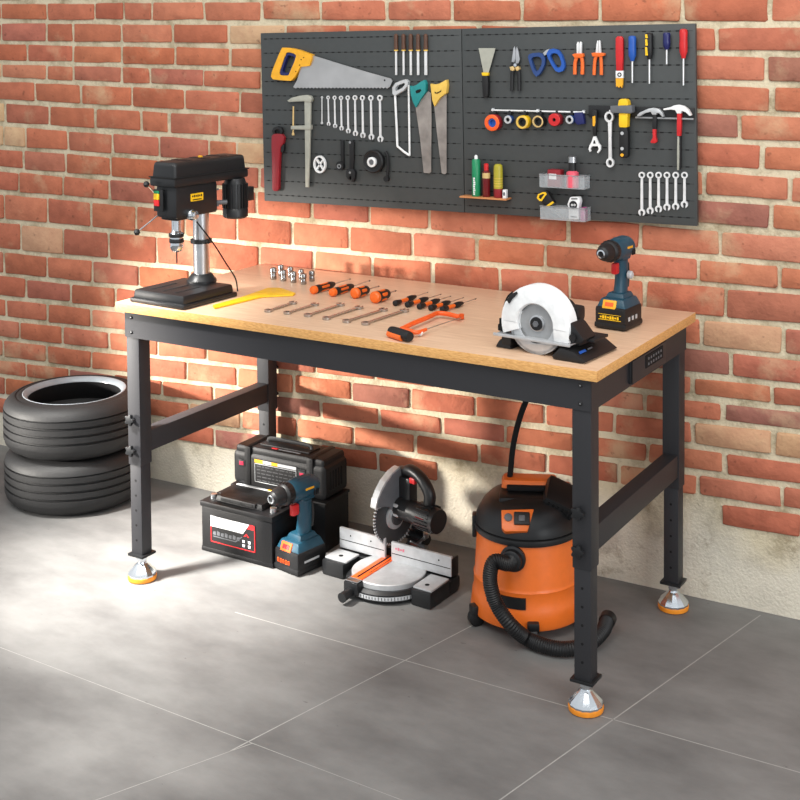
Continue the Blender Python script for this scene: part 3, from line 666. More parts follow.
hang_driver(A4, 325, 96, 252, 386, 48, M_BLUE, 'screwdriver with a plain bright blue handle on the top right of the pegboard')
td = hang_driver(A4, 430, 78, 242, 392, 46, M_DARK, 'screwdriver with a black and yellow handle between the two blue ones', None)
x, z0 = A4(422, 110)
m = M()
for (va, vb) in ((88, 112), (118, 158), (166, 218)):
    m.prism(poly(A4, [(410, va), (424, va), (428, vb), (412, vb)]), .0150, .0186, bf, bev=.0008)
m.build('grip_inlay', M_BYEL, td, world=True)
hang_driver(A4, 536, 76, 182, 272, 44, M_NAVY, 'short stubby screwdriver with a dark navy handle, left of the red one')
hang_driver(A4, 640, 54, 236, 402, 48, M_RED, 'screwdriver with a bright red handle at the top right corner of the pegboard')

# tape rail with rolls
x0, z0 = A7(78, 132); x1, z1 = A7(700, 146); zr = (z0+z1)/2
t = bthing('tape_rail', 'slim white metal rail holding a row of coloured tape rolls', 'rail', A7, 400, 140)
m = M(); m.box(((x0+x1)/2, PBY-G-.008, z0), (x1-x0, .004, .0035), R=Matrix.Rotation(math.atan2(z0-z1, x1-x0), 3, 'Y'), bev=.0008); m.build('bar', M_WHITE, t, world=True)
for x in (x0+.003, x1-.004, (x0+x1)/2):
    m = M(); m.box((x, PBY-.0045-G/2, z0-(z0-z1)*(x-x0)/(x1-x0)), (.005, .009, .008), bev=.0008); m.build('bracket', M_LGREY, t, world=True)
rolls = [(95, 216, 56, 30, M_ORBR, M_BLUE, 'orange-red tape roll with a blue core, leftmost on the white rail', .020, M_DRED), (198, 196, 28, 14, M_LGREY, None, 'smallest grey and blue tape roll, second from left on the rail', .018, M_DBLUE),
         (297, 212, 44, 30, M_PYEL, None, 'pale yellow tape roll hanging on the white rail', .022, M_BYEL), (402, 208, 40, 29, M_TAN, None, 'black tape roll with tan edge on the rail, between the yellow and red rolls', .022, M_DARK),
         (511, 196, 42, 12, M_RED, None, 'bright red tape roll on the white rail', .022, M_DRED), (610, 196, 28, 15, M_LGREY, None, 'pale blue-grey tape roll near the right end of the rail', .020, M_DBLUE)]
for (u, v, R_, r_, mf, core, lab, th, ms) in rolls:
    t = bthing('tape_roll', lab, 'tape roll', A7, u, v, 'tape rolls on the rail'); x, z = A7(u, v); k = 1/6.667/412
    m = M(); m.lathe([(r_*k, 0), (R_*k*.97, 0), (R_*k, .001), (R_*k, th-.001), (R_*k*.97, th)], (x, PBY-G, z), (0, -1, 0), 30, caps=False)
    m.strips([[(x+rr*math.cos(2*PI*i/30), PBY-G-hh, z+rr*math.sin(2*PI*i/30)) for i in range(30)] for rr, hh in ((R_*k*.97, th), (R_*k*.9, th+.0008), (r_*k*1.02, th+.0008), (r_*k, th), (r_*k, 0))], mi=1, caps=False)
    m.build('tape', [ms, mf], t, world=True)
    m = M(); m.lathe([(r_*k*.98, .001), (r_*k*.98, th-.003), (r_*k*.6, th-.003), (r_*k*.5, th-.009), (0, th-.009)], (x, PBY-G, z), (0, -1, 0), 20); m.build('core', core or M_DARK, t, world=True)
    m = M(); m.box((x+.002, PBY-G-.006, A7(u, 148)[1]-.003), (.006, .010, .014), bev=.001); m.build('hanger', M_BLACK, t, world=True)
o = M(); o.prism(poly(A7, [(634, 150), (690, 146), (700, 190), (704, 225), (660, 232), (642, 215)]), .001, .016, bf, bev=.002); tag(recenter(o.build('cable_clip', M_NAVY)), 'dark navy folded clip hanging at the right end of the tape rail', 'clip')

# tool rail at right
t = bthing('tool_rail', 'black rail with grey lower lip holding the hammers at the right of the pegboard', 'rail', A8, 400, 200)
m = M(); xa, za = A8(40, 158); xb, zb_ = A8(692, 158); zc = A8(400, 236)[1]
m.box(((xa+xb)/2, PBY-G-.0025, (za+zc)/2), (xb-xa, .004, za-zc), bev=.0008); m.build('backplate', M_BLACK, t, world=True)
m = M(); m.box(((A8(335, 0)[0]+xb)/2, PBY-G-.008, zc+.001), (xb-A8(335, 0)[0], .008, .004), bev=.001); m.build('lip', M_PEGR, t, world=True)
RY = .006
def rf(u, v, h): return (u, PBY-G-RY-h, v)
# spanner with yellow inlay
t = bthing('adjustable_wrench', 'adjustable wrench with black and yellow grip and chrome open jaw pointing down', 'wrench', A8, 85, 330)
m = M(); m.prism(poly(A8, [(68, 192), (78, 182), (96, 184), (102, 196), (99, 280), (93, 348), (78, 348), (73, 280)]), 0, .009, rf, bev=.0012); m.build('grip', M_DARK, t, world=True)
m = M(); m.prism(poly(A8, [(76, 225), (92, 220), (94, 260), (88, 285), (77, 282)]), .009, .0098, rf); m.build('grip_inlay', M_YEL, t, world=True)
m = M(); m.prism(poly(A8, [(80, 345), (92, 345), (112, 392), (124, 405), (123, 432), (108, 452), (101, 446), (112, 425), (106, 408), (72, 408), (60, 425), (64, 438), (56, 444), (49, 426), (54, 405), (66, 385)]), .001, .008, rf, bev=.0006)
m.build('jaw', M_WHITE, t, world=True)
m = M(); m.prism(poly(A8, [(83, 372), (89, 372), (94, 392), (78, 392)]), .008, .0084, rf); m.build('jaw_slot', M_DARK, t, world=True)
# ring wrench
x, z0 = A8(176, 196); x1, z1 = A8(181, 540)
m = M(); k = 1/6.154/415
m.ring(circ(*A8(174, 228), 28*k, 32*k, 22), circ(*A8(174, 228), 17*k, 20*k, 22), 0, .007, rf); m.ring(circ(*A8(180, 510), 24*k, 28*k, 20), circ(*A8(180, 510), 14*k, 16*k, 20), 0, .007, rf)
m.prism(poly(A8, [(166, 258), (190, 258), (188, 350), (190, 486), (170, 486), (170, 350)]), .001, .006, rf, bev=.0006); m.box((x+.0005, PBY-G-RY-.003, z0+.001), (.003, .004, .006))
tag(recenter(m.build('ring_wrench', M_TOOL)), 'chrome double-ended ring wrench hanging left of the yellow-headed hammer', 'wrench')
# yellow sledge hammer
t = bthing('mallet', 'mallet with grey head and yellow and black handle on the right of the pegboard', 'hammer', A8, 270, 300)
m = M(); m.prism(poly(A8, [(200, 156), (332, 154), (334, 196), (326, 204), (205, 200), (199, 190)]), .002, .026, rf, bev=.002); m.build('head', M_MGREY, t, world=True)
m = M(); m.prism(poly(A8, [(246, 150), (250, 124), (264, 115), (292, 116), (304, 128), (308, 150), (308, 154), (246, 156)]), .004, .024, rf, bev=.002); m.prism(poly(A8, [(250, 200), (304, 200), (300, 285), (294, 291), (252, 289), (248, 270)]), .003, .022, rf, bev=.003); m.build('handle_neck', M_BYEL, t, world=True)
m = M(); m.prism(poly(A8, [(250, 288), (297, 288), (304, 330), (303, 465), (290, 480), (258, 478), (246, 462), (248, 340)]), .003, .020, rf, bev=.003); g = m.build('grip', M_DARK, t, world=True)
m = M()
for v in (326, 420, 460): m.prism(circ(*A8(268, v), 10*k, n=14), .020, .0212, rf, mi=0 if v < 450 else 1)
m.build('rivets', [M_LGREY, M_YEL], t, world=True)
# small claw hammer
t = bthing('claw_hammer', 'small claw hammer with black and red grip, left of the long red-handled hammer', 'hammer', A8, 455, 290)
m = M(); m.prism(poly(A8, [(352, 216), (368, 200), (400, 186), (422, 176), (450, 171), (485, 178), (506, 198), (518, 226), (506, 226), (488, 205), (474, 202), (470, 214), (446, 214), (436, 196), (400, 204), (372, 222), (356, 224)]), .001, .013, rf, bev=.0012); m.build('head', M_CAST, t, world=True)
m = M(); m.prism(poly(A8, [(447, 212), (470, 212), (470, 290), (466, 305), (446, 303), (444, 290)]), .002, .011, rf, bev=.001); m.build('handle', M_DARK, t, world=True)
m = M(); m.prism(poly(A8, [(446, 303), (466, 303), (466, 350), (474, 378), (462, 390), (436, 388), (434, 378), (448, 355)]), .002, .012, rf, bev=.0012); m.build('grip', M_RED, t, world=True)
# long claw hammer
t = bthing('claw_hammer', 'long claw hammer with bright red upper handle at the right end of the pegboard', 'hammer', A8, 610, 300)
m = M(); m.prism(poly(A8, [(514, 176), (560, 166), (580, 156), (605, 152), (640, 160), (668, 182), (686, 216), (676, 222), (652, 198), (628, 190), (622, 206), (598, 206), (588, 186), (560, 182), (516, 186)]), .001, .014, rf, bev=.0012); m.build('head', M_WHITE, t, world=True)
m = M(); m.prism(poly(A8, [(598, 204), (624, 204), (623, 290), (620, 345), (597, 345), (596, 290)]), .002, .013, rf, bev=.0015); m.build('handle', M_RED, t, world=True)
m = M(); m.prism(poly(A8, [(598, 345), (611, 345), (612, 450), (610, 555), (596, 555), (596, 450)]), .003, .010, rf, bev=.001); m.build('lower_shaft', M_BEIGE, t, world=True)
m = M(); m.prism(poly(A8, [(611, 345), (620, 345), (620, 450), (618, 548), (610, 555), (612, 450)]), .003, .011, rf); m.build('shaft_back', M_DARK, t, world=True)

# bottle shelf
SD = .032
x0, zs = A9(36, 282); x1, _ = A9(292, 292); zs = A9(160, 284)[1]
o = M(); o.box(((x0+x1)/2, PBY-G-SD/2, zs-.003), (x1-x0, SD, .004), bev=.0006); o.box(((x0+x1)/2, PBY-G-.001, zs-.006), (x1-x0-.01, .002, .010), mi=1)
tag(recenter(o.build('bottle_shelf', [M_SHELF, M_BLACK])), 'narrow orange-brown wooden shelf fixed low on the pegboard, carrying a green can', 'shelf')
yb = PBY-G-.017
def bottle_at(u, v0): return A9(u, v0)
t = bthing('spray_can', 'tall green spray can with white lettering and white nozzle on the small shelf', 'can', A9, 112, 278)
xc = A9(112, 0)[0]; ztop = A9(112, 78)[1]; r = .0105; zb0 = zs-.0008
m = M(); m.lathe([(r*.95, 0), (r, .001), (r, ztop-zb0-.004), (r*.75, ztop-zb0)], (xc, yb, zb0), 'z', 24); m.build('can_body', M_GREEN, t, world=True)
m = M(); m.lathe([(r*.42, 0), (r*.42, .006), (r*.2, .010)], (xc, yb, ztop), 'z', 14); m.build('nozzle', M_WHITE, t, world=True)
m = M()
for i in range(9):
    a = -1.75; zz = zb0+.006+i*.0048; ww = random.choice([.0045, .006, .0052])
    for kk in range(3):
        aa = a + kk*.16*(ww/.005)/1.2
        m.box((xc+math.cos(aa)*(r+.0002), yb+math.sin(aa)*(r+.0002), zz), (.0005, .0022, .0040 if (i+kk) % 3 else .0022), R=Matrix.Rotation(aa, 3, 'Z'))
m.build('white_lettering', M_WHITE, t, world=True)
t = bthing('bottle', 'dark red bottle with red cap standing between the green can and the olive bottle', 'bottle', A9, 166, 276)
xc = A9(168, 0)[0]; z1 = A9(168, 140)[1]; z2 = A9(168, 102)[1]; r = .0094
m = M(); m.lathe([(r*.95, 0), (r, .001), (r, z1-zb0-.004), (r*.6, z1-zb0)], (xc, yb, zb0), 'z', 22); m.build('bottle_body', mat('dark_red_glass', srgb(104, 22, 28), .2), t, world=True)
m = M(); m.lathe([(r*.62, 0), (r*.62, z2-z1-.002), (r*.3, z2-z1)], (xc, yb, z1), 'z', 18); m.build('cap', M_RED, t, world=True)
m = M(); m.lathe([(r+.0003, z1-zb0-.019), (r+.0003, z1-zb0-.006)], (xc, yb, zb0), 'z', 22, caps=False); m.build('paper_label', M_TAN, t, world=True)
t = bthing('bottle', 'olive yellow bottle with a red lower band, right of the dark red bottle', 'bottle', A9, 233, 280)
xc = A9(234, 0)[0]; z1 = A9(234, 106)[1]; zr_ = A9(234, 240)[1]; r = .0112
m = M(); m.lathe([(r, zr_-zb0), (r, z1-zb0-.012), (r*.92, z1-zb0-.004), (r*.6, z1-zb0)], (xc, yb, zb0), 'z', 22); m.build('bottle_body', M_OLIVE, t, world=True)
m = M(); m.lathe([(r*.95, 0), (r, .001), (r, zr_-zb0)], (xc, yb, zb0), 'z', 22); m.build('red_band', M_DRED, t, world=True)
m = M()
for i in range(4): m.lathe([(r+.0003, i*.006), (r+.0003, i*.006+.0012)], (xc, yb, zr_+.006), 'z', 22, caps=False)
m.build('embossed_rings', M_PYEL, t, world=True)
o = M(); xc = A9(276, 0)[0]; o.box((xc, yb-.004, zb0+.0105), (.0085, .012, .021), bev=.0008); o.box((xc, yb-.0102, zb0+.011), (.005, .0006, .008), mi=1)
tag(recenter(o.build('small_box', [M_WHITE, M_MGREY])), 'tiny white box at the right end of the small shelf', 'box')

# clear storage bins
def bin_(u0, v0, u1, v1, label):
    xa, za = A9(u0, v0); xb, _ = A9(u1, v0); _, zb_ = A9((u0+u1)/2, v1); d = .034; th = .0012
    t = thing('storage_bin', label, 'bin', ((xa+xb)/2, PBY-G, zb_), 0, 'clear storage bins on the pegboard'); m = M(); cx0 = (xa+xb)/2; w_ = xb-xa; h_ = za-zb_
    m.box((cx0, PBY-G-d/2, zb_+th/2), (w_-.004, d, th)); m.box((cx0, PBY-G-d, zb_+h_/2), (w_, th, h_), bev=.0005); m.box((cx0, PBY-G-th/2, zb_+h_/2), (w_, th, h_))
    for sx in (-1, 1): m.box((cx0+sx*(w_/2-th/2), PBY-G-d/2, zb_+h_/2), (th, d-2*th, h_))
    m.build('bin_body', M_CLEAR, t, world=True)
    m = M(); m.box((cx0, PBY-G-d, za), (w_+.002, .003, .002), bev=.0005)
    for sx in (-1, 1): m.box((cx0+sx*(w_/2), PBY-G-d/2, za), (.002, d, .002))
    m.build('rim', M_PEGR, t, world=True)
    return cx0, zb_+th+.0006, h_
cx0, zf, h_ = bin_(478, 158, 726, 236, 'upper clear plastic storage bin at the lower middle of the pegboard')
yb = PBY-G-.021
t = bthing('box', 'crimson packet with a white label lying in the upper clear bin', 'packet', A9, 550, 200); xc = A9(556, 0)[0]; zt_ = A9(556, 134)[1]
m = M(); m.box((xc, yb, (zf+zt_)/2), (.033, .024, zt_-zf), bev=.002); m.build('packet_body', M_DRED, t, world=True)
m = M(); m.box((xc-.003, yb-.0123, zt_-.016), (.019, .0006, .013)); m.build('paper_label', M_WHITE, t, world=True)
t = bthing('bottle', 'pink bottle with black neck and silver cap standing in the upper clear bin', 'bottle', A9, 648, 225); xc = A9(648, 0)[0]; z1 = A9(648, 142)[1]; z2 = A9(648, 96)[1]; z3 = A9(648, 62)[1]
m = M(); m.lathe([(.0135, 0), (.0145, .001), (.0145, z1-zf-.004), (.009, z1-zf)], (xc, yb, zf), 'z', 24); m.build('bottle_body', M_PINK, t, world=True)
m = M(); m.lathe([(.0090, 0), (.0085, z2-z1)], (xc, yb, z1), 'z', 20); m.build('neck', M_DARK, t, world=True)
m = M(); m.lathe([(.0098, 0), (.0098, z3-z2-.001), (.008, z3-z2)], (xc, yb, z2), 'z', 20); m.build('cap', M_STEEL, t, world=True)
cx0, zf, h_ = bin_(482, 332, 730, 413, 'lower clear plastic storage bin at the bottom edge of the pegboard')
def lf(u, v, h): return (u, PBY-G-.006-h, v)
t = bthing('tape_measure', 'yellow and black tape measure tilted in the lower clear bin', 'tape measure', A9, 500, 300)
m = M(); m.prism(poly(A9, [(458, 290), (462, 268), (500, 248), (516, 258), (552, 320), (520, 342), (500, 336)]), .006, .020, lf, bev=.002); m.build('case', M_DARK, t, world=True)
m = M(); o_ = poly(A9, [(458, 290), (464, 270), (490, 258), (506, 258), (512, 270), (500, 284), (485, 308), (472, 306)]); i_ = poly(A9, [(468, 288), (472, 276), (488, 268), (498, 268), (500, 272), (492, 280), (482, 296), (474, 296)])
m.ring(o_, i_, .0203, .022, lf); m.prism(poly(A9, [(505, 336), (545, 308), (552, 318), (515, 343)]), .0203, .022, lf); m.build('yellow_trim', M_BYEL, t, world=True)
o = M(); o.prism(poly(A9, [(508, 340), (516, 336), (596, 395), (590, 404)]), .012, .016, lf); tag(recenter(o.build('steel_rule', M_PEGR)), 'grey steel strip lying slantwise inside the lower clear bin', 'rule')
t = bthing('white_bottle', 'white container with black round emblem standing in the lower clear bin', 'container', A9, 662, 400)
m = M(); m.prism(poly(A9, [(642, 285), (690, 285), (697, 310), (690, 345), (692, 408), (634, 408), (634, 345), (626, 325), (634, 305)]), .006, .024, lf, bev=.0025); m.build('container_body', M_WHITE, t, world=True)
m = M(); m.prism(circ(*A9(661, 328), 22/5.517/412, 22/5.517/412, 20), .0242, .0250, lf); m.prism(poly(A9, [(650, 291), (684, 291), (684, 297), (650, 297)]), .0242, .0248, lf); m.prism(poly(A9, [(646, 390), (680, 392), (680, 397), (646, 395)]), .0242, .0248, lf); eb = m.build('black_emblem', M_DARK, t, world=True)
m = M(); m.ring(circ(*A9(655, 328), 6/5.517/412, n=12), circ(*A9(655, 328), 3/5.517/412, n=12), .0251, .0256, lf); m.ring(circ(*A9(669, 328), 6/5.517/412, n=12), circ(*A9(669, 328), 3/5.517/412, n=12), .0251, .0256, lf); m.build('emblem_mark', M_WHITE, t, world=True)
o = M(); x, z = A9(712, 345); o.box((x, yb, (zf+z)/2), (.010, .022, z-zf), bev=.001); tag(recenter(o.build('box', mat('magenta_card', srgb(176, 62, 128), .5))), 'narrow magenta box at the right end of the lower clear bin', 'box')

# ================================================================ ON THE BENCH TOP
# ---- drill press
t = thing('drill_press', 'small black bench drill press with chrome column at the left end of the workbench', 'drill press', (-1.945, -.462, BH), -.08)
m = M(); m.box((.010, -.010, .006), (.176, .185, .012), bev=.005); m.box((.010, -.010, .020), (.164, .173, .022), bev=.006, taper=(.97, .97)); m.build('base', M_BLACK, t)
m = M()
for x in (-.032, .008, .048): m.box((x, -.035, .0313), (.006, .085, .001), bev=.0003)
m.build('base_slots', M_HOLE, t)
m = M(); m.lathe([(.036, 0), (.036, .006), (.031, .012), (.026, .020), (.022, .022)], (.006, .056, .030), 'z', 32); m.build('column_flange', M_BLACK, t)
m = M(); m.cyl((.006, .056, .032), (.006, .056, .262), .0195, n=32); m.build('column', M_STEEL, t)
m = M(); m.lathe([(.0205, 0), (.026, .001), (.026, .010), (.0205, .011)], (.006, .056, .125), 'z', 28); m.cyl((.02, .05, .131), (.04, .045, .131), .0035); m.build('depth_collar', M_BLACK, t)
HT = Matrix.Translation((.008, 0, .020))
m = M(); m.T = HT; m.T = HT; m.box((.004, .004, .219), (.066, .142, .076), bev=.008); m.box((.004, -.030, .184), (.054, .06, .020), bev=.008); m.build('head', M_BLACK, t)
m = M(); m.T = HT; m.box((.002, .052, .2665), (.082, .258, .022), bev=.006); m.box((.002, .052, .290), (.080, .252, .046), bev=.011, taper=(.9, .97), seg=3); pc = m.build('pulley_cover', M_BLACK, t)
m = M(); m.T = HT; m.box((.002, .052, .277), (.0845, .260, .0025)); m.build('cover_seam', M_HOLE, pc)
m = M(); m.T = HT
m.bm.free()
for y in (-.01, .05, .11): m = M(); m.T = HT; m.box((.002, y, .3133), (.05, .022, .0015), bev=.0005); m.build('cover_rib', M_DARK, pc)
m = M(); m.T = HT; m.lathe([(.006, 0), (.006, .004), (.004, .005)], (.0, .055, .313), 'z', 14); m.build('cover_knob', M_YEL, pc)
m = M(); m.T = HT; m.box((-.012, -.0745, .223), (.030, .003, .052), bev=.001); sw = m.build('switch_plate', M_DARK, t)
m = M(); m.T = HT; m.box((-.016, -.077, .232), (.016, .004, .014), bev=.0008, mi=0); m.box((-.016, -.077, .217), (.016, .004, .014), bev=.0008, mi=1); m.box((-.016, -.0765, .2425), (.016, .003, .006), mi=2); m.build('switch_buttons', [M_BYEL, M_RED, M_GREEN], sw)
m = M(); m.T = HT; m.box((.0375, .002, .226), (.0012, .042, .018), mi=0)
for i in range(6): m.box((.0383, -.013+i*.006, .229), (.0006, .0038, .0055 if i % 2 else .004), mi=1)
m.box((.0383, .002, .2205), (.0006, .030, .0022), mi=1); nl = m.build('name_plate', [M_BYEL, M_HOLE], t); nl['label'] = 'yellow plate with black lettering'
m = M(); m.T = HT; m.lathe([(.013, 0), (.013, .006), (.010, .010), (.0095, .018), (.006, .020)], (.037, -.020, .186), (1, 0, 0), 24); m.build('feed_hub', M_CHROME, t)
for i, (p0, p1) in enumerate((((-.030, -.03, .205), (-.030, -.095, .262)), ((-.030, -.03, .198), (-.040, -.118, .152)), ((.05, -.018, .184), (.052, .03, .12)))):
    if i < 2:
        m = M(); m.T = HT; m.cyl(p0, p1, .0016, n=8, mi=1); m.lathe([(0, -.008), (.005, -.006), (.0075, 0), (.005, .006), (0, .008)], p1, 'z', 16, caps=False); m.build('feed_lever', [M_DARK, M_STEEL], t)
m = M(); m.tube([(.036, .01, .185), (.05, .05, .13), (.06, .085, .075), (.066, .11, .036), (.066, .118, .003)], .0017, n=8); m.build('power_cord', M_HOLE, t)
m = M(); m.T = HT; cz = (.004, -.034); m.lathe([(.011, .212), (.011, .168), (.0125, .166)], (cz[0], cz[1], -.020), 'z', 24, caps=True); m.lathe([(.0125, .165), (.0165, .160), (.0165, .157), (.0150, .156), (.0150, .148), (.0165, .147), (.0165, .143), (.0150, .142), (.0150, .134), (.0162, .133), (.0158, .128), (.011, .119), (.006, .117)], (cz[0], cz[1], -.020), 'z', 26); m.build('chuck', M_CHROME, t, sharp=25)
m = M(); m.T = HT; m.lathe([(.0172, .153), (.0178, .155), (.0178, .160), (.0172, .162)], (cz[0], cz[1], -.020), 'z', 26, caps=False); m.lathe([(.0170, .140), (.0175, .141), (.0175, .145), (.0170, .149)], (cz[0], cz[1], -.020), 'z', 26, caps=False); m.build('chuck_rings', M_DARK, t)
m = M(); m.T = HT; m.lathe([(.0016, .118), (.0016, .092), (.0003, .088)], (cz[0], cz[1], -.020), 'z', 8); m.build('drill_bit', M_DARK, t)
m = M(); m.T = HT; mx_, my_ = .030, .145; m.lathe([(.026, .158), (.031, .162), (.031, .180), (.029, .183)], (mx_, my_, 0), 'z', 28); m.lathe([(.027, .183), (.027, .245), (.024, .256)], (mx_, my_, 0), 'z', 28)
for i in range(22):
    a = 2*PI*i/22; m.box((mx_+.029*math.cos(a), my_+.029*math.sin(a), .213), (.006, .0022, .060), R=Matrix.Rotation(a, 3, 'Z'))
m.box((mx_+.012, my_+.035, .215), (.02, .022, .035), bev=.003); m.build('motor', M_BLACK, t)
m = M(); m.T = HT
for z in (.197, .236): m.lathe([(.0028, 0), (.0028, .002)], (.036, .075, z), (1, 0, 0), 10)
m.cyl((.0, .08, .20), (.03, .115, .20), .006, n=12); m.build('motor_bracket', M_MGREY, t)

# ---- yellow set tool (flat scraper)
def tp(px, py): P = onz(px, py, BH); return (P.x, P.y)
def flat(u, v, h): return (u, v, BH+.0006+h)
o = M(); o.prism([tp(*p) for p in ((214.5, 309.5), (213, 306.8), (240, 299.2), (255, 294), (268, 289.4), (280, 289.4), (295.5, 294.6), (293, 296.4), (262, 298))], 0, .004, flat, bev=.0008)
tag(recenter(o.build('scraper', M_BYEL)), 'flat bent yellow plastic tool lying right of the drill press', 'scraper')

# ---- sockets
socks = [((273.5, 279.2), 1.06, 'leftmost socket of the cluster near the back of the bench'), ((281.2, 275.5), 1.0, 'socket at the back, second from left, half hidden in the cluster'), ((283.6, 281.0), 1.0, 'socket standing in front of the second from left in the cluster'),
         ((290.6, 277.2), .95, 'socket at the back in the middle of the cluster'), ((293.6, 282.6), 1.0, 'socket at the front in the middle of the cluster'), ((301.3, 278.8), .88, 'slim socket at the back right of the cluster'), ((303.7, 284.2), .95, 'front right socket of the cluster, with shiny rim'), ((312, 281.2), .95, 'rightmost socket of the cluster, standing a little apart')]
base = None
for (p, s_, lab) in socks:
    P = onz(p[0], p[1], BH)
    if base is None:
        m = M(); m.lathe([(.0070, 0), (.0074, .001), (.0074, .0125), (.0068, .0135), (.0068, .0150), (.0080, .016), (.0080, .0265), (.0074, .0275), (.0055, .0275), (.0050, .019), (0, .019)], (0, 0, .0), 'z', 26, caps=False, mi=0)
        m.lathe([(.00725, .0035), (.00735, .004), (.00735, .006), (.00725, .0065)], (0, 0, 0), 'z', 26, caps=False, mi=1)
        base = m.build('socket', [mat('socket_chrome', srgb(150, 148, 146), .22, metal=.95), M_DARK]); base.location = (P.x, P.y, BH+.0003); base.scale = (s_,)*3; tag(base, lab, 'socket', 'chrome sockets standing on the bench')
    else: dup(base, lab, None, (P.x, P.y, BH+.0003), None, (s_,)*3)

# ---- six wrenches lying on the bench
M_FLATW = mat('flat_wrench_chrome', srgb(176, 172, 168), .25, metal=.9)
WB = [((266, 312.7), (295.5, 303.2), 'leftmost and shortest wrench lying on the bench, nearest the yellow tool'), ((285, 314.8), (317.5, 304.8), 'second from left of the six wrenches lying on the bench'), ((305.5, 317.3), (343, 305), 'third from left of the six wrenches lying on the bench'),
      ((324, 320.4), (361.5, 308), 'third from right of the six wrenches lying on the bench'), ((344, 323.3), (386, 310.2), 'second from right of the six wrenches lying on the bench'), ((363, 325.6), (407, 311.0), 'rightmost and longest wrench lying on the bench, just behind the coping saw')]
for (a, b, lab) in WB:
    P = onz(*a, BH); Q = onz(*b, BH); L = (Q-P).length
    o = wrench_mesh(L, .0076+L*.014, 'flat_wrench', M_FLATW); ang = math.atan2(Q.y-P.y, Q.x-P.x)
    # local -z -> direction P->Q, local -y -> up
    X = Vector((-(Q-P).y, (Q-P).x, 0)).normalized(); Zl = -(Q-P).normalized(); Y = Vector((0, 0, -1)); X = Y.cross(Zl)
    o.rotation_euler = Matrix(((X.x, Y.x, Zl.x), (X.y, Y.y, Zl.y), (X.z, Y.z, Zl.z))).to_euler(); o.location = (P.x, P.y, BH+.0006)
    tag(o, lab, 'wrench', 'chrome wrenches lying on the bench')

# ---- screwdrivers lying on the bench
def bench_driver(pa, pb, pc, r, L, label, group, kind):
    A = onz(*pa, BH+r); B = onz(*pb, BH+r); C = onz(*pc, BH+r*.9); d = (B-A).normalized(); L = (B-A).length
    t = thing('screwdriver', label, 'screwdriver', (A.x, A.y, BH), 0, group); d2 = Vector((d.x, d.y, 0)); A.z = BH+r*1.04; sh = L
    if kind == 'big':
        m = M(); m.lathe([(r*.0, 0), (r*.7, .001), (r*.95, .004), (r, .010), (r*.98, L*.3), (r*.92, L*.5), (r*.95, L*.75), (r*.8, L*.9), (r*.5, L)], A, tuple(d2), 18, caps=False); m.build('handle', M_DARK, t, world=True)
        m = M(); m.lathe([(0, -.0012), (r*.78, 0), (r*1.02, .004), (r*1.03, .0105), (r*1.0, .0125)], A, tuple(d2), 20, caps=False); m.build('end_cap', M_ORANGE, t, world=True)
        m = M()
        for a in (-2.4, -1.2, -.2, .9):
            sd = d2.cross(Vector((0, 0, 1))); c = A + d2*L*.5 + (Vector((0, 0, 1))*math.sin(a+1.57) + sd*math.cos(a+1.57))*r*.72
            R = Matrix((d2, (Vector((0, 0, 1)).cross(d2)), Vector((0, 0, 1)))).transposed()
            m.box(c, (L*.36, r*.62, r*.62), R=R, bev=r*.22)
        m.build('grip_inlay', M_ORANGE, t, world=True)
    else:
        m = M(); m.lathe([(r*.6, 0), (r, .0015), (r*1.05, .006), (r*.8, L*.26), (r*.5, L*.3), (r*.5, L*.56), (r*.95, L*.64), (r*1.0, L*.8), (r*.6, L*.97), (r*.3, L)], A, tuple(d2), 16); m.build('handle', M_DARK, t, world=True)
        m = M(); m.lathe([(r*.62, L*.27), (r*.66, L*.4), (r*.72, L*.5), (r*.62, L*.6)], A, tuple(d2), 16); m.build('handle_collar', M_ORANGE, t, world=True)
    sr = .0017 if kind == 'big' else .0011
    e = Vector((C.x, C.y, BH+r*1.04)); dd = (e-A); e = A + d2*dd.length
    m = M(); m.cyl(A+d2*(L-.002), e, sr, n=8); m.build('shaft', M_STEEL, t, world=True)
    m = M(); m.cyl(e, e+d2*.005, sr*1.3, sr*.6, n=8); m.build('tip', M_DARK, t, world=True)
G1 = 'orange and black screwdrivers on the bench'
bench_driver((312, 290.6), (334, 284.0), (351, 280), .0098, .055, 'leftmost large screwdriver with orange cap, beside the sockets', G1, 'big')
bench_driver((331.2, 293), (352.7, 286.2), (372, 281.8), .0098, .055, 'second large orange and black screwdriver from the left', G1, 'big')
bench_driver((353.5, 293.8), (368, 289.6), (378, 287.2), .0125, .05, 'stubby thick screwdriver, third from the left of the large ones', G1, 'big')
bench_driver((373.5, 298), (388.5, 293.3), (395, 291.8), .0135, .05, 'thickest stubby screwdriver, right end of the large four', G1, 'big')
G2 = 'small precision screwdrivers on the bench'
for a, b, c, lab in (((394.5, 303.6), (416, 296.4), (425.5, 292.8), 'leftmost of the five small black and orange precision screwdrivers'), ((406.5, 305), (428, 298.4), (437.5, 294.6), 'second from left of the five small precision screwdrivers'), ((418.6, 306.9), (439.5, 300), (447.5, 296.6), 'middle one of the five small precision screwdrivers'),
                     ((430, 308.3), (450, 302), (459, 297.8), 'fourth from left of the five small precision screwdrivers'), ((441.5, 309.8), (463, 303), (472, 299), 'rightmost of the five small precision screwdrivers, beside the coping saw')):
    bench_driver(a, b, c, .0066, .06, lab, G2, 'small')

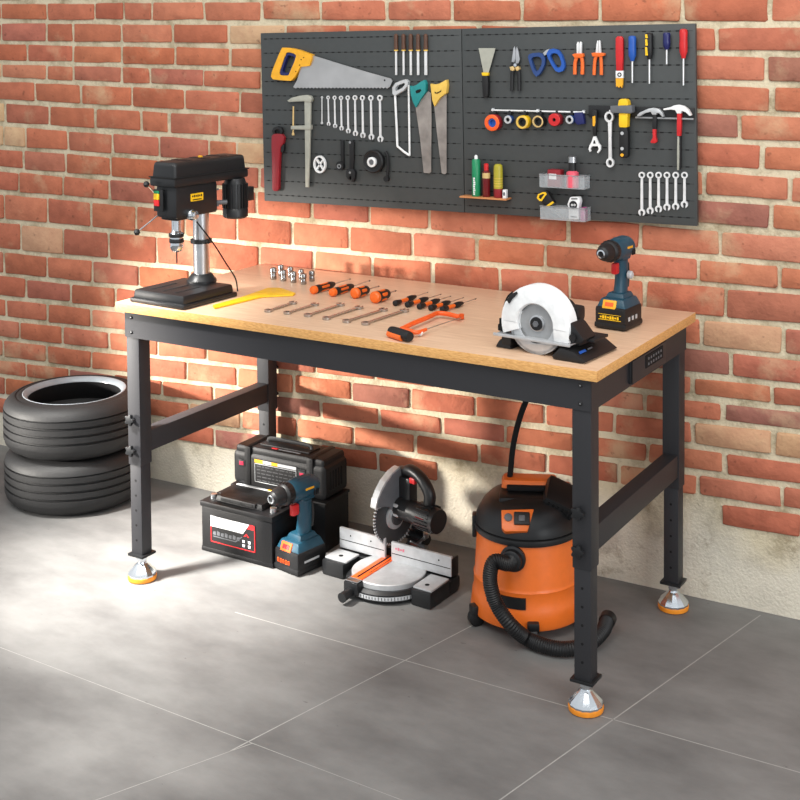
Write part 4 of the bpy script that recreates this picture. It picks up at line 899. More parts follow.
# ---- coping saw
t = thing('coping_saw', 'small orange-framed saw with black and orange grip lying near the front edge of the bench', 'saw', tuple(onz(420, 322, BH)))
def z3(px, py, h): P = onz(px, py, BH+h); return P
m = M(); a = z3(391, 331, .012); b = z3(410, 337, .012); m.tube([a, a+(b-a)*.1, a+(b-a)*.5, a+(b-a)*.9, b], lambda q: .0115*(.85+.15*math.sin(PI*q)), n=14, smooth=3); m.build('grip', M_DARK, t, world=True)
m = M(); off = Vector((-.002, -.007, -.004)); m.tube([a+(b-a)*.02+off, a+(b-a)*.35+off, a+(b-a)*.72+off], .0070, n=10, smooth=3); m.build('grip_inlay', M_ORANGE, t, world=True)
m = M(); m.tube([z3(401, 329.5, .012), z3(413, 323.5, .012), z3(430, 316.5, .012), z3(437, 313.3, .012), z3(447, 314, .011), z3(460, 317, .010)], .0052, n=10, smooth=4); m.tube([z3(401, 329.5, .012), z3(409, 331, .012), z3(417, 332.5, .011), z3(426, 329.5, .010)], lambda q: .0065-.003*q, n=10, smooth=4); m.lathe([(.006, 0), (.006, .010)], z3(461.5, 318.5, .002), 'z', 14); m.build('frame', M_ORBR, t, world=True)
m = M(); m.tube([z3(426, 329.5, .009), z3(440, 324.5, .009), z3(461, 317.8, .009)], .0009, n=6, smooth=0); m.build('blade', M_STEEL, t, world=True)
m = M(); p = z3(420, 333, .0075); q_ = (z3(426, 329.5, .01)-p).normalized(); m.lathe([(.0052, 0), (.0062, .002), (.0062, .006), (.0045, .007)], p-q_*.004, tuple(q_), 16); m.build('tension_nut', M_WHITE, t, world=True)

# ---- circular saw, local: x along blade plane (right), y back, z up, origin under the blade centre
P0 = bw(.150, .062)
t = thing('circular_saw', 'white and black circular saw on a black base near the bench front right corner', 'circular saw', P0, BTH-.08)
ZC = .0605
def sector(r0, r1, a0, a1, n=28):
    A = [math.radians(a0+(a1-a0)*i/n) for i in range(n+1)]
    return [(r1*math.cos(a), r1*math.sin(a)) for a in A] + [(r0*math.cos(a), r0*math.sin(a)) for a in A[::-1]]
fy = lambda u, v, h: (u, h, ZC+v)
m = M(); m.lathe([(0, -.0012), (.059, -.0012), (.059, .0004), (0, .0004)], (0, 0, ZC), 'y', 48, caps=False); m.build('blade', M_BLADE, t, sharp=20)
m = M(); m.lathe([(.009, .0), (.0165, .0), (.0165, .0035), (.014, .0045), (.0, .0045)], (0, -.001, ZC), (0, -1, 0), 28, caps=False, mi=0); m.lathe([(.0135, .004), (.013, .007), (.0, .007)], (0, -.001, ZC), (0, -1, 0), 24, caps=False, mi=1); m.lathe([(.0065, .006), (.006, .010), (0, .010)], (0, -.001, ZC), (0, -1, 0), 6, caps=False, mi=2); m.build('arbor_nut', [M_STEEL, M_DARK, M_MGREY], t)
# upper guard: front face ring sector, rounded rim, back
m = M(); g = [(.076, .020), (.076, -.006), (.0735, -.011), (.069, -.014), (.042, -.0145), (.0400, -.0125), (.0390, -.008)]
rings = []
for i in range(41):
    a = math.radians(-4+184*i/40); rings.append([(r*math.cos(a), y, ZC+r*math.sin(a)) for r, y in g])
m.strips(rings, closed=False, caps=False)
m.prism([(.076*math.cos(math.radians(-4+184*i/30)), .076*math.sin(math.radians(-4+184*i/30))) for i in range(31)], .019, .021, fy)
m.prism(sector(.039, .076, 150, 200, 14), -.013, .020, fy, bev=.002)
m.prism([(.042, -.028), (.075, -.028), (.076, .006), (.040, .006)], -.013, .019, fy, bev=.002)
m.build('upper_guard', M_WHITE, t, recalc=True, sharp=45)
m = M(); m.prism([(.020*0-.076*math.cos(math.radians(38))+dx, .076*math.sin(math.radians(38))+dz) for dx, dz in ((-.001, -.006), (.006, .006), (.020, .0135), (.0235, .010), (.012, -.001), (.004, -.012))], -.0175, -.010, fy, bev=.001); m.build('dust_port', M_DARK, t)
m = M(); m.prism(sector(.038, .0600, 186, 345), -.0085, -.0055, fy, bev=.0006); m.prism(sector(.054, .0600, 186, 345), -.0085, .006, fy); m.build('lower_guard', M_CAST, t)
m = M(); m.box((-.006, .042, .030), (.168, .115, .0035), bev=.0012); m.box((-.006, -.0165, .0305), (.172, .004, .006), bev=.001); m.build('base_plate', M_CAST, t)
m = M(); m.box((-.078, .030, .0085), (.040, .070, .017), bev=.006, taper=(.55, .9)); m.box((-.070, .03, .018), (.022, .07, .020), bev=.003); m.box((0, .048, .015), (.16, .05, .026), bev=.004)
m.prism([(.046, .0), (.108, .0), (.116, .004), (.090, .020), (.060, .024), (.042, .006)], -.022, .115, lambda u, v, h: (u, h, v+.0005), bev=.003); bs = m.build('cradle', M_DARK, t)
m = M(); m.box((.098, .0, .0185), (.0012, .025, .005), R=Matrix.Rotation(-.75, 3, 'Y'), mi=0); m.box((.098, .030, .0185), (.0012, .018, .003), R=Matrix.Rotation(-.75, 3, 'Y'), mi=1); m.build('cradle_label', [M_BLUE, M_MGREY], bs)
m = M(); m.cyl((0, .022, ZC), (0, .105, ZC), .034, n=26); m.box((.02, .05, ZC+.018), (.1, .035, .03), bev=.008); m.tube([(-.045, .05, ZC+.01), (-.03, .05, ZC+.034), (.02, .05, ZC+.036), (.050, .05, ZC+.015)], .010, n=12, smooth=5); m.build('motor_housing', M_DARK, t)
m = M(); m.prism([(.068, .033), (.094, .033), (.104, .042), (.082, .067), (.074, .073), (.068, .068)], -.006, .045, lambda u, v, h: (u, h, v), bev=.003); m.box((.075, .05, .036), (.075, .06, .006), bev=.002); m.cyl((.082, -.012, .045), (.082, -.006, .045), .007); m.build('bevel_bracket', M_DARK, t)
m = M(); m.box((-.082, .01, .040), (.022, .020, .014), bev=.003); m.cyl((-.085, .005, .047), (-.085, .005, .058), .006); m.cyl((-.095, .01, .036), (-.076, .01, .036), .005); m.tube([(-.084, .01, .052), (-.086, .012, .075), (-.078, .014, .100), (-.066, .015, .112)], .0017, n=8); m.build('depth_lever', M_HOLE, t)

# ---- cordless drills
def cordless(label, loc, rz, sc, body, badge, badge2, front_marks, cream):
    t = thing('cordless_drill', label, 'drill', loc, rz); t.scale = (sc,)*3
    m = M(); m.box((0, .002, .028), (.082, .098, .056), bev=.008); m.box((0, .002, .010), (.085, .101, .014), bev=.005); bt_ = m.build('battery', M_DARK, t)
    m = M(); front_marks(m); fm = m.build('battery_marking', [M_ORBR, M_BYEL, M_LGREY], bt_)
    m = M(); m.box((0, .003, .063), (.080, .094, .024), bev=.006, taper=(.76, .80)); m.box((0, .008, .079), (.052, .062, .014), bev=.005, taper=(.80, .80)); m.build('battery_mount', body, t)
    m = M(); RX = Matrix.Rotation(-.38, 3, 'X'); m.box((-.004, -.0405, .0615), (.036, .004, .022), R=RX, bev=.002, mi=0); m.box((-.004, -.0424, .0622), (.022, .0016, .010), R=RX, mi=1); m.build('charge_badge', [badge, badge2], t)
    # handle: slanted oval section
    m = M(); rings = []
    for k in range(9):
        s = k/8; z = .080+s*.085; y = .012+s*.002+.004*math.sin(PI*s); a_, b_ = .0175+.001*math.cos(PI*s*2), .0225-.002*math.sin(PI*s)
        a_ *= .88; rings.append([(a_*math.cos(2*PI*i/20), y+b_*math.sin(2*PI*i/20), z) for i in range(20)])
    m.strips(rings); m.build('handle', body, t)
    m = M(); rings = []
    for k in range(7):
        s = k/6; z = .095+s*.06; y = .0335+.004*math.sin(PI*s)
        rings.append([(.013*math.cos(2*PI*i/14), y+.006*math.sin(2*PI*i/14), z) for i in range(14)])
    m.strips(rings); m.build('rubber_grip', M_DARK, t)
    m = M(); m.box((0, -.0165, .147), (.014, .022, .028), bev=.005); m.build('trigger', M_RED, t)
    zc = .194
    hy = .82; hr = .84
    HS = Matrix.Translation((0, .006, zc)) @ Matrix.Diagonal((hr, hy, hr, 1)) @ Matrix.Translation((0, 0, -.192)); zc = .192
    m = M(); m.T = HS; m.lathe([(.018, .058), (.027, .053), (.031, .044), (.032, .02), (.033, -.02), (.031, -.045), (.029, -.050)], (0, 0, zc), 'y', 28); m.box((0, .004, .218), (.030, .075, .016), bev=.006, taper=(.7, .8)); m.box((0, .012, .168), (.040, .060, .022), bev=.008); m.build('motor_housing', body, t)
    m = M(); m.T = HS; m.lathe([(.0305, -.050), (.0315, -.056), (.0315, -.072), (.029, -.077), (.026, -.080), (.025, -.098), (.019, -.114), (.013, -.119)], (0, 0, zc), 'y', 24); ch = m.build('chuck', M_DARK, t, sharp=22)
    m = M(); m.T = HS; m.lathe([(.0125, -.117), (.0125, -.123), (.0085, -.124), (.0075, -.120)], (0, 0, zc), 'y', 22, caps=False); m.lathe([(.0075, -.1205), (0, -.1205)], (0, 0, zc), 'y', 16, mi=1, caps=False); m.build('chuck_jaws', [M_CHROME, M_HOLE], ch)
    m = M(); m.T = HS
    for i in range(18):
        a = 2*PI*i/18; m.box((.0318*math.cos(a), -.064, zc+.0318*math.sin(a)), (.0016, .013, .003), R=Matrix.Rotation(-a, 3, 'Y'))
    m.build('torque_ring', M_DARK, ch)
    m = M(); m.T = HS; m.box((.0325, .005, .197), (.0012, .034, .006), R=Matrix.Rotation(0, 3, 'Y'), mi=0); m.build('side_marking', M_YEL, t)
    m = M(); m.T = HS
    for y in (.025, .033, .041): m.box((.0312, y, .180), (.003, .004, .018), bev=.0008)
    m.build('vents', M_DARK, t)
    if cream: m = M(); m.lathe([(.010, 0), (.010, .008), (.007, .011)], (.018, .020, .128), (1, 0, 0), 18); m.build('side_screw', M_LGREY, t)
    return t
def marks_floor(m):
    for i, (dx, w_) in enumerate(((-.026, .006), (-.017, .006), (-.008, .006), (.001, .006), (.010, .006))):
        z = .027; x = dx
        # little strokes like the rounded glyphs on the battery
        m.box((x-.002, -.0478, z), (.0013, .001, .010), mi=0); m.box((x+.002, -.0478, z-.001), (.0013, .001, .008), mi=0); m.box((x, -.0478, z+.0045), (.005, .001, .0013), mi=0)
        if i % 2: m.box((x, -.0478, z-.0045), (.005, .001, .0013), mi=0)
    m.box((.0415, .0, .030), (.001, .05, .005), mi=2)
def marks_bench(m):
    m.box((0, -.0474, .025), (.060, .0012, .0016), mi=1); m.box((0, -.0474, .038), (.060, .0012, .0010), mi=1)
    for i in range(8): m.box((-.024+i*.0065, -.0476, .031), (.0045, .0012, .0075 if i % 3 else .004), mi=1)
    for i in range(3): m.box((.0415, -.025+i*.02, .028), (.001, .009, .010), mi=2)
P1 = onz(616, 327, BH)
cordless('petrol blue cordless drill standing on the bench behind the circular saw', (-.930, -.255, BH), -.10, .865, M_DRILL, M_YEL, M_ORBR, marks_bench, True)
cordless('petrol blue cordless drill standing on the floor in front of the car battery', (-1.728, -.302, 0), -.20, 1.0, M_DRILL, M_ORBR, M_RED, marks_floor, False)

# ================================================================ ON THE FLOOR
# ---- car battery
t = thing('car_battery', 'black car battery with white and red label, on the floor before the stacked cases', 'battery', (-1.889, -.2775, 0), -.030)
m = M(); m.box((0, 0, .055), (.222, .128, .110), bev=.004); m.box((0, 0, .006), (.226, .130, .012), bev=.004); m.box((0, 0, .1155), (.228, .134, .013), bev=.003); m.build('case', M_CASE, t)
m = M(); m.box((-.005, -.02, .129), (.150, .058, .014), bev=.004, taper=(.94, .85)); m.box((.0, .015, .124), (.20, .05, .006), bev=.002); ld = m.build('lid', M_CASE, t)
m = M(); m.box((-.005, -.045, .131), (.11, .012, .012), bev=.003); 
for i in range(3): m.box((-.04+i*.035, -.0516, .131), (.022, .0012, .004))
m.build('carry_handle', M_DARK, ld)
for sx in (-1, 1):
    m = M(); m.lathe([(.009, 0), (.0085, .010), (.006, .011)], (sx*.094, -.035, .122), 'z', 18); m.build('terminal', M_STEEL, t)
m = M(); y = -.0655
m.prism([(-.082, .092), (-.078, .092), (.060, .092), (.060, .028), (-.082, .028)], 0, .001, lambda u, v, h: (u, y-h+.0014, v), mi=0)
m.prism([(-.080, .091), (.042, .091), (.022, .066), (-.080, .066)], .001, .0018, lambda u, v, h: (u, y-h+.0014, v), mi=1)
m.prism([(.043, .091), (.059, .091), (.059, .080), (.034, .080)], .001, .0018, lambda u, v, h: (u, y-h+.0014, v), mi=2)
for (a, b, c, d) in ((-.080, -.078, .066, .028), (.058, .060, .080, .028), (-.080, .060, .030, .028)): m.prism([(a, c), (b, c), (b, d), (a, d)], .001, .0018, lambda u, v, h: (u, y-h+.0014, v), mi=2)
for i in range(7): m.prism([(-.072+i*.0125, .054+.003*(i % 2)), (-.063+i*.0125, .055), (-.064+i*.0125, .046), (-.073+i*.0125, .047)], .001, .0018, lambda u, v, h: (u, y-h+.0014, v), mi=3)
m.prism([(-.072, .0415), (.0, .0415), (.02, .057), (.018, .058), (-.003, .0435), (-.072, .0435)], .001, .0018, lambda u, v, h: (u, y-h+.0014, v), mi=3)
for (u, v) in ((.024, .048), (.024, .038), (.042, .048), (.042, .038)): m.prism([(u-.004, v+.003), (u+.004, v+.003), (u+.003, v-.003), (u-.003, v-.003)], .001, .0018, lambda u_, v_, h: (u_, y-h+.0014, v_), mi=1)
m.prism([(.024, .060), (.033, .068), (.042, .060), (.037, .060), (.033, .064), (.029, .060)], .001, .0018, lambda u, v, h: (u, y-h+.0014, v), mi=2)
m.build('label', [M_DARK, M_WHITE, M_RED, M_MGREY], t); t.scale = (1, 1, 1.05)

# ---- power tool case pair
LZ = .128
t = thing('storage_box', 'plain black box with a grey and orange strip, standing under the tool case', 'box', (-1.862, -.1500, 0), 0)
m = M(); m.box((0, 0, LZ/2), (.292, .112, LZ), bev=.006); m.box((0, 0, LZ-.004), (.296, .116, .007), bev=.002); m.build('box_body', M_CASE, t)
m = M(); m.box((-.035, -.0515, LZ+.0002), (.19, .009, .0012), mi=0); m.box((-.02, -.0515, LZ+.0008), (.026, .0088, .0008), mi=1); m.build('printed_strip', [M_LGREY, M_YEL], t)
t = thing('tool_case', 'black ribbed power tool case with a grey printed label, stacked on the plain box', 'case', (-1.862, -.1475, LZ), 0)
CT = Matrix.Diagonal((1.10, .70, 1.12, 1))
m = M(); m.T = CT; m.box((0, 0, .040), (.262, .150, .078), bev=.014, seg=3); m.box((0, 0, .081), (.250, .140, .022), bev=.009, seg=3)
for x in (-.088, .088): m.box((x, 0, .0475), (.020, .158, .094), bev=.008)
m.box((0, -.075, .034), (.155, .006, .062), bev=.003)
m.build('case_body', M_CASE, t)
m = M(); m.T = CT; m.box((0, .0, .0935), (.14, .07, .003), bev=.001); m.tube([(-.062, .0, .095), (-.055, .0, .103), (0, .0, .104), (.055, .0, .103), (.062, .0, .095)], .005, n=8, smooth=3); m.build('carry_handle', M_DARK, t)
m = M(); m.T = CT; m.prism([(-.03, -.05), (-.015, -.05), (-.012, -.042), (-.027, -.042)], .092, .0935, mi=0); m.box((.02, -.046, .0925), (.06, .007, .0012), mi=1); m.build('lid_marking', [M_RED, M_MGREY], t)
for x in (-.104, .068):
    m = M(); m.T = CT; m.box((x, -.077, .052), (.020, .006, .016), bev=.002); m.build('latch', M_RED if False else M_DARK, t)
    m = M(); m.T = CT; m.box((x, -.0806, .052), (.012, .0014, .009), bev=.0004); m.build('latch_button', mat('crimson_plastic', srgb(196, 26, 66), .4), t)
m = M(); m.T = CT; yy = -.0792
for (a, b, c, d, k) in ((-.066, -.042, .067, .060, 1), (-.042, -.018, .067, .060, 2), (-.018, .000, .067, .060, 1), (.0, .052, .067, .060, 2), (-.066, .052, .058, .057, 2), (-.066, .052, .016, .015, 2), (-.066, -.065, .058, .015, 2), (.051, .052, .058, .015, 2)):
    m.box(((a+b)/2, yy, (c+d)/2), (b-a, .001, c-d), mi=k-1)
for r in range(5):
    x = -.060
    while x < -.012: w_ = random.uniform(.006, .014); m.box((x+w_/2, yy, .052-r*.008), (w_, .001, .0022), mi=2); x += w_+.003
    x = -.006
    while x < .044: w_ = random.uniform(.006, .014); m.box((x+w_/2, yy, .052-r*.008), (w_, .001, .0022), mi=2); x += w_+.003
m.build('printed_label', [M_YEL, M_LGREY, mat('faded_print', srgb(64, 64, 66), .5)], t)
m = M(); m.T = CT
for i in range(5): m.box((.1312, -.042+i*.018, .042), (.002, .007, .042), bev=.0006)
m.build('side_vents', M_HOLE, t)

# ---- mitre saw
MO = Vector((-1.4812, -.2931, 0)); MT = -.068
t = thing('mitre_saw', 'mitre saw with silver fence and toothed blade on the floor beside the orange vacuum', 'mitre saw', MO, MT)
m = M()
for (xa, xb, ya, yb_) in ((-.176, -.112, -.030, .085), (.094, .148, -.052, .075)):
    m.box(((xa+xb)/2, (ya+yb_)/2, .019), (xb-xa, yb_-ya, .038), bev=.006); 
m.box((0, .052, .022), (.30, .045, .030), bev=.005); m.lathe([(.096, .004), (.102, .010), (.102, .024), (.094, .030)], (0, 0, 0), 'z', 48); m.build('base', M_BLACK, t)
for i, (xa, xb, ya, yb_) in enumerate(((-.172, -.108, -.022, .032), (.096, .146, -.045, .032))):
    m = M(); m.box(((xa+xb)/2, (ya+yb_)/2, .040), (xb-xa, yb_-ya, .005), bev=.002); m.build('side_table', M_CAST, t)
    m = M(); m.lathe([(.0055, 0), (.0055, .0008)], ((xa+xb)/2, ya+.022, .0422), 'z', 16); m.build('bolt_hole', M_HOLE, t)
m = M(); m.lathe([(.088, .030), (.088, .041), (.086, .0425), (0, .0425)], (0, 0, 0), 'z', 56, caps=False); m.build('turntable', M_CAST, t)
# scale strip round the front
m = M(); rings = []
for i in range(31):
    a = math.radians(215+120*i/30); rings.append([(.1028*math.cos(a), .1028*math.sin(a), z) for z in (.012, .021)])
m.strips(rings, closed=False, caps=False)
m.build('scale_strip', M_LGREY, t)
m = M()
for i in range(26):
    a = math.radians(228+104*i/25); m.box((.1033*math.cos(a), .1033*math.sin(a), .0165), (.0006, .0014, .006 if i % 5 else .008), R=Matrix.Rotation(a, 3, 'Z'))
m.build('scale_marks', M_HOLE, t)
inv = Matrix.Rotation(-MT, 4, 'Z') @ Matrix.Translation(-MO)
PV = inv @ onz(399, 551, .045); TIP = inv @ onz(357, 577.5, .045)
ad = Vector((TIP.x-PV.x, TIP.y-PV.y, 0)); AL = ad.length; ad.normalize()
aang = math.atan2(ad.y, ad.x)   # arm direction in the saw frame
AR = Matrix.Translation((PV.x, PV.y, 0)) @ Matrix.Rotation(aang, 4, 'Z')   # x forward along arm, y to the (viewer's) ... side
m = M(); m.T = AR; m.box((AL/2-.005, 0, .0435), (AL+.02, .030, .004), bev=.001, mi=0); m.build('kerf_plate', M_ORBR, t)
m = M(); m.T = AR; m.box((AL/2-.005, 0, .0458), (AL+.005, .0045, .001)); m.box((AL*.55, .0105, .0457), (AL*.5, .0018, .0006)); m.build('kerf_slot', M_HOLE, t)
m = M(); m.T = AR; m.box((AL+.012, 0, .028), (.030, .040, .030), bev=.005); m.cyl((AL+.02, 0, .022), (AL+.060, 0, .020), .0095, .0115, 18); m.build('mitre_arm', M_BLACK, t)
m = M(); m.T = AR; m.box((AL+.014, 0, .0445), (.018, .034, .003), bev=.001); m.build('arm_pointer', M_STEEL, t)
# fence
for (xa, xb, h, lab) in ((-.174, PV.x-.006, .050, 1), (PV.x+.013, .146, .047, 2)):
    m = M(); m.box(((xa+xb)/2, .045, .042+h/2), (xb-xa, .008, h), bev=.0015, mi=0); m.box(((xa+xb)/2, .0409, .042+h*.42), (xb-xa-.004, .0008, .0016), mi=1)
    for q in ((.25, .7) if lab == 1 else (.8,)): m.lathe([(.002, 0), (.002, .0006)], (xa+(xb-xa)*q, .041, .042+h*.7), (0, -1, 0), 10, 1)
    if lab == 2:
        for i in range(4): m.box((xa+.014+i*.007, .0407, .075), (.005, .0006, .007 if i % 2 else .004), mi=2)
    m.build('fence', [M_LGREY, M_HOLE, mat('pink_print', srgb(214, 120, 140), .5)], t)
m = M(); m.box((.142, .058, .062), (.010, .03, .045), bev=.003); m.box((0, .066, .05), (.29, .016, .03), bev=.003); m.build('fence_bracket', M_BLACK, t)
# head: blade plane contains the arm direction
HZ = .137; BR = .068
hs = -.004
ARM = AR
AR = Matrix.Translation((PV.x, PV.y, 0)) @ Matrix.Rotation(aang-.20, 4, 'Z') @ Matrix.Translation((.018, 0, 0))
m = M(); m.T = AR
out = []
NT = 54
for i in range(NT):
    a = 2*PI*i/NT; out += [(hs+BR*math.cos(a), BR*math.sin(a)), (hs+BR*1.045*math.cos(a+.02), BR*1.045*math.sin(a+.02)), (hs+BR*.97*math.cos(a+.06), BR*.97*math.sin(a+.06))]
m.prism(out, -.0012, .0012, lambda u, v, h: (u, h, HZ+v)); bl_ = m.build('blade', M_DGBL, t)
m = M(); m.T = AR
for i in range(NT):
    a = 2*PI*i/NT+.01; m.box((hs+BR*1.0*math.cos(a), 0, HZ+BR*1.0*math.sin(a)), (.006, .0034, .0030), R=Matrix.Rotation(-a, 3, 'Y'))
m.build('blade_teeth', M_LGREY, bl_)
guard = [(.068, .040), (.062, .058), (.050, .075), (.034, .092), (.012, .108), (-.012, .116), (-.036, .114), (-.052, .095), (-.058, .060), (-.056, .02), (-.040, .0), (-.010, .0), (.010, .012), (.022, .030), (.040, .036)]
side = 1 if (AR.to_3x3() @ Vector((0, 1, 0))).x > 0 else -1     # viewer's right
m = M(); m.T = AR; m.prism(guard, -.006, .014*1, lambda u, v, h: (u, side*h, HZ+v), bev=.003); m.build('blade_guard', M_MGREY, t)
m = M(); m.T = AR
og = [(.071, .038), (.066, .058), (.054, .077), (.037, .096), (.013, .112), (-.012, .120)]; ig = [(.052, .036), (.050, .048), (.042, .062), (.028, .080), (.008, .096), (-.012, .106)]
m.prism(og+ig[::-1], -.008, .012, lambda u, v, h: (u, side*h, HZ+v), bev=.002); m.build('outer_guard', M_CAST, t)
m = M(); m.T = AR
m.prism(circ(hs+.004, 0, .028, .030, 26), .0015, .010, lambda u, v, h: (u, side*h, HZ+v), bev=.002, mi=1); m.prism(circ(hs+.002, 0, .019, .020, 22), .010, .014, lambda u, v, h: (u, side*h, HZ+v), bev=.001, mi=0)
m.box((hs-.004, side*.020, HZ+.022), (.046, .020, .032), bev=.005, mi=1); m.build('hub_cover', [M_DGBL, M_CAST], t)
m = M(); m.T = AR; m.cyl((hs-.006, side*.014, HZ+.022), (hs-.006, side*.082, HZ+.022), .0265, n=28); m.cyl((hs-.006, side*.080, HZ+.022), (hs-.006, side*.140, HZ+.020), .031, .0285, n=28)
for i in range(22):
    a = 2*PI*i/22; m.box((hs-.006+.0305*math.cos(a), side*.108, HZ+.022+.0315*math.sin(a)), (.003, .040, .0026), R=Matrix.Rotation(-a, 3, 'Y'))
m.build('motor', M_BLACK, t)
m = M(); m.T = AR; m.box((hs+.018, side*.105, HZ+.026), (.008, .026, .012), R=Matrix.Rotation(.7, 3, 'Y')); m.build('motor_label', M_DRED, t)
m = M(); m.T = AR; m.tube([(-.03, side*.012, HZ+.100), (-.020, side*.040, HZ+.116), (-.016, side*.080, HZ+.106), (-.014, side*.108, HZ+.076), (-.012, side*.104, HZ+.046), (-.012, side*.088, HZ+.030)], lambda q: .0145 if q < .75 else .012, n=14, smooth=5)
m.box((-.02, side*.030, HZ+.055), (.03, .04, .09), bev=.008); m.build('handle', M_BLACK, t)
m = M(); m.T = AR; m.box((-.010, side*.058, HZ+.098), (.012, .018, .014), bev=.003); m.build('trigger', M_RED, t)
m = M(); m.T = AR; m.tube([(-.055, 0, .035), (-.075, side*.006, .08), (-.070, side*.016, .13), (-.035, side*.030, HZ)], .016, n=12, smooth=5); m.cyl((-.06, -side*.02, .075), (-.06, side*.055, .075), .013, n=18); m.build('pivot_arm', M_BLACK, t)
m = M(); m.T = AR; m.cyl((-.05, side*.030, .062), (-.05, side*.062, .088), .0045, n=12); m.lathe([(.007, 0), (.007, .010)], tuple((-.05, side*.06, .086)), 'z', 12); m.cyl((-.05, side*.01, .06), (-.05, side*.06, .06), .006, n=12); m.build('tension_bolt', M_STEEL, t)

# ---- vacuum cleaner
VC = Vector((-1.136, -.272, 0))
t = thing('vacuum_cleaner', 'orange workshop vacuum cleaner with black lid and ribbed hose under the bench', 'vacuum cleaner', VC)
m = M(); m.lathe([(.108, .022), (.124, .024), (.127, .030), (.1235, .055), (.1225, .066), (.1195, .072), (.1190, .100), (.1200, .103), (.1180, .106), (.1170, .110), (.1120, .200), (.110, .206)], (0, 0, 0), 'z', 56); m.build('drum', M_VAC, t)
m = M(); m.lathe([(.111, .200), (.1165, .203), (.1175, .211), (.1155, .217), (.1145, .217), (.1160, .219), (.1150, .228), (.109, .243), (.098, .262), (.083, .276), (.060, .285), (.0, .288)], (0, 0, 0), 'z', 56, caps=False); lid = m.build('lid', M_BLACK, t)
m = M(); m.lathe([(.1170, .2150), (.1172, .2175)], (0, 0, 0), 'z', 56, caps=False); m.build('lid_seam', M_HOLE, lid)
VF = Vector((.413, -.911, 0)); VS = Vector((.911, .413, 0))   # towards the viewer, viewer's right
VM = Matrix(((VS.x, -VF.x, 0, 0), (VS.y, -VF.y, 0, 0), (0, 0, 1, 0), (0, 0, 0, 1)))  # local x right, y away
# top carrying handle (orange) and motor hood
m = M(); m.T = VM; m.box((.006, .022, .298), (.130, .060, .020), bev=.008, taper=(.9, .8)); hd_ = m.build('carry_handle', M_VAC, lid)
m = M(); m.T = VM; m.box((.000, -.012, .294), (.090, .016, .010), bev=.003); m.build('handle_grip', M_HOLE, hd_)
m = M(); m.T = VM; m.box((-.010, -.030, .277), (.105, .05, .020), bev=.008); m.build('top_deck', M_DARK, lid)
m = M(); m.T = VM
m.T = VM @ Matrix.Translation((.064, -.016, .262)) @ Matrix.Rotation(.45, 4, 'Y') @ Matrix.Rotation(.35, 4, 'X'); m.box((0, 0, .012), (.075, .085, .050), bev=.012)
for i in range(6): m.box((-.025+i*.011, -.043, .012), (.005, .002, .032), mi=1)
m.build('exhaust_hood', [M_DARK, M_HOLE], lid)
# control panel on sloping front
m = M(); Tn = VM @ Matrix.Translation((-.020, -.103, .232)) @ Matrix.Rotation(.62-PI/2+.32, 4, 'X')
Tn = VM @ Matrix.Translation((-.022, -.098, .2560)) @ Matrix.Rotation(PI/2-.70, 4, 'X')
m.T = Tn; m.prism([(-.034, .018), (.036, .022), (.022, -.026), (-.026, -.028), (-.033, -.02)], -.012, .006, bev=.002); cp = m.build('control_panel', M_VAC, lid)
m = M(); m.T = Tn; m.lathe([(.0085, 0), (.0085, .003), (.006, .004)], (-.019, .002, .006), 'z', 18); m.build('round_button', M_MGREY, cp)
m = M(); m.T = Tn; m.box((.010, .0, .0085), (.034, .028, .006), bev=.003); m.box((.010, -.001, .0125), (.013, .013, .005), bev=.002, mi=1); m.build('rocker_switch', [M_DARK, M_MGREY], cp)
# clamps at the sides of the lid
for s_ in (-1, 1):
    m = M(); m.T = VM; m.box((s_*.117, .0, .205), (.010, .030, .050), bev=.004); m.build('lid_clamp', M_BLACK, t)
# hose port and hose
pd = VM.to_3x3() @ Vector((-.27, -.963, 0)); pp = pd*.109 + Vector((0, 0, .176))
m = M(); m.lathe([(.027, .0), (.028, .009), (.023, .011), (.022, .022), (.019, .024)], pp, tuple(pd), 30); m.build('hose_port', M_BLACK, t)
def vl(p): return Vector(p)-VC
hp = [pp+pd*.010, pp+pd*.035+Vector((-.004, 0, 0)), vl(ony(494, 562, -.435)), vl(ony(490, 580, -.442)), vl(ony(496, 603, -.440)), vl(ony(510, 624, -.442)), vl(onz(526, 638, .024)), vl(onz(545, 646, .0185)), vl(onz(567, 649, .0178)), vl(onz(588, 644, .0178)), vl(onz(602, 632, .024)), vl(onz(607, 621, .030))]
m = M(); m.tube(hp, lambda q: .0160 if q > .03 else .0175, n=16, smooth=20, rib=.09); m.build('hose', M_DARK, t, sharp=30)
e0, e1 = hp[-2], hp[-1]; m = M(); d = (e1-e0).normalized(); m.lathe([(.0175, 0), (.0178, .018), (.0150, .019), (.0145, .004)], e1-d*.004, tuple(d), 20, caps=False); m.build('hose_cuff', M_BLACK, t)
m = M(); m.T = VM; rings = []
for i in range(13):
    a = math.radians(-90-46+44*i/12); rings.append([(.1235*math.cos(a)*k_, .1235*math.sin(a)*k_, z) for k_, z in ((1, .070), (.995, .094), (.94, .094), (.94, .070))])
m.strips(rings); m.build('badge_plate', M_DARK, t)
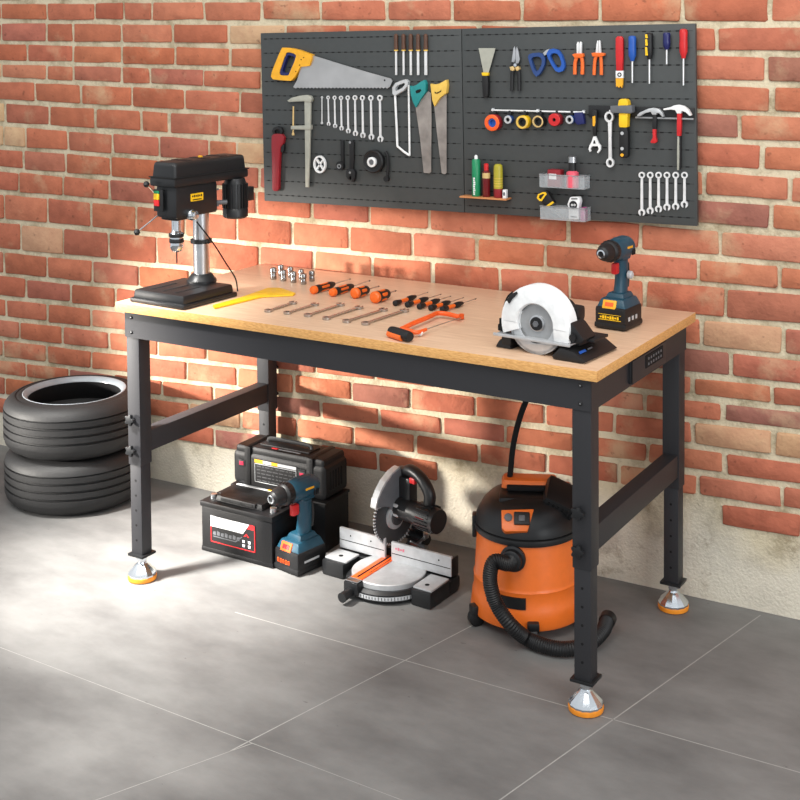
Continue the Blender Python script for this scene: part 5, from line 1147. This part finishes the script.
# casters
for a in (205, 275, 340, 70, 140):
    a = math.radians(a); c = VM.to_3x3() @ Vector((.124*math.cos(a), .124*math.sin(a), 0)); tg = VM.to_3x3() @ Vector((-math.sin(a), math.cos(a), 0))
    m = M(); m.lathe([(.013, 0), (.018, .002), (.018, .018), (.013, .020)], c+Vector((0, 0, .0183))-tg*.010, tuple(tg), 20, mi=0); m.box(c+Vector((0, 0, .036)), (.026, .026, .022), R=Matrix.Rotation(a+math.atan2(VS.y, VS.x), 3, 'Z'), bev=.005, mi=1); m.build('caster', [M_DARK, M_BLACK], t)
# hose/cable going up from the lid behind the apron
m = M(); m.tube([vl(p) for p in (ony(507, 487, -.27), ony(510, 476, -.27), ony(512, 455, -.27), ony(515, 436, -.27), ony(521, 414, -.27), ony(528, 396, -.27), ony(532, 384, -.27))], .0066, n=10, smooth=4); m.build('standing_tube', M_HOLE, t)

# ---- tyres
def tyre(label, z0, h):
    t = thing('tyre', label, 'tyre', (-2.56, -.203, z0), 0, 'stacked car tyres')
    R = .194
    prof = [(.128, .012), (.135, .003), (.150, .0), (.168, .003), (.182, .011), (R-.003, .022), (R, .032)]
    zz = .032
    for g in range(4):
        w_ = (h-.064)/4; prof += [(R+.001, zz+w_*.12), (R+.001, zz+w_*.78), (R-.005, zz+w_*.80), (R-.005, zz+w_*.97)]; zz += w_
    prof += [(R, h-.032), (R-.003, h-.022), (.182, h-.011), (.168, h-.003), (.162, h-.0025), (.160, h-.004), (.150, h), (.140, h-.001), (.135, h-.003), (.128, h-.012), (.140, h*.75), (.172, h*.5), (.140, h*.25), (.128, .012)]
    m = M(); m.lathe(prof, (0, 0, 0), 'z', 72, caps=False); m.build('carcass', M_RUB, t, sharp=30)
    m = M(); m.lathe([(.1275, h-.013), (.1285, h-.009), (.134, h-.0022), (.141, h+.0004), (.143, h-.0006)], (0, 0, 0), 'z', 72, caps=False); m.build('bead_ring', M_RIM, t)
    return t
tyre('lower black car tyre of the stack left of the workbench', 0, .149)
tyre('upper black car tyre of the stack left of the workbench, its open rim showing', .1505, .149)
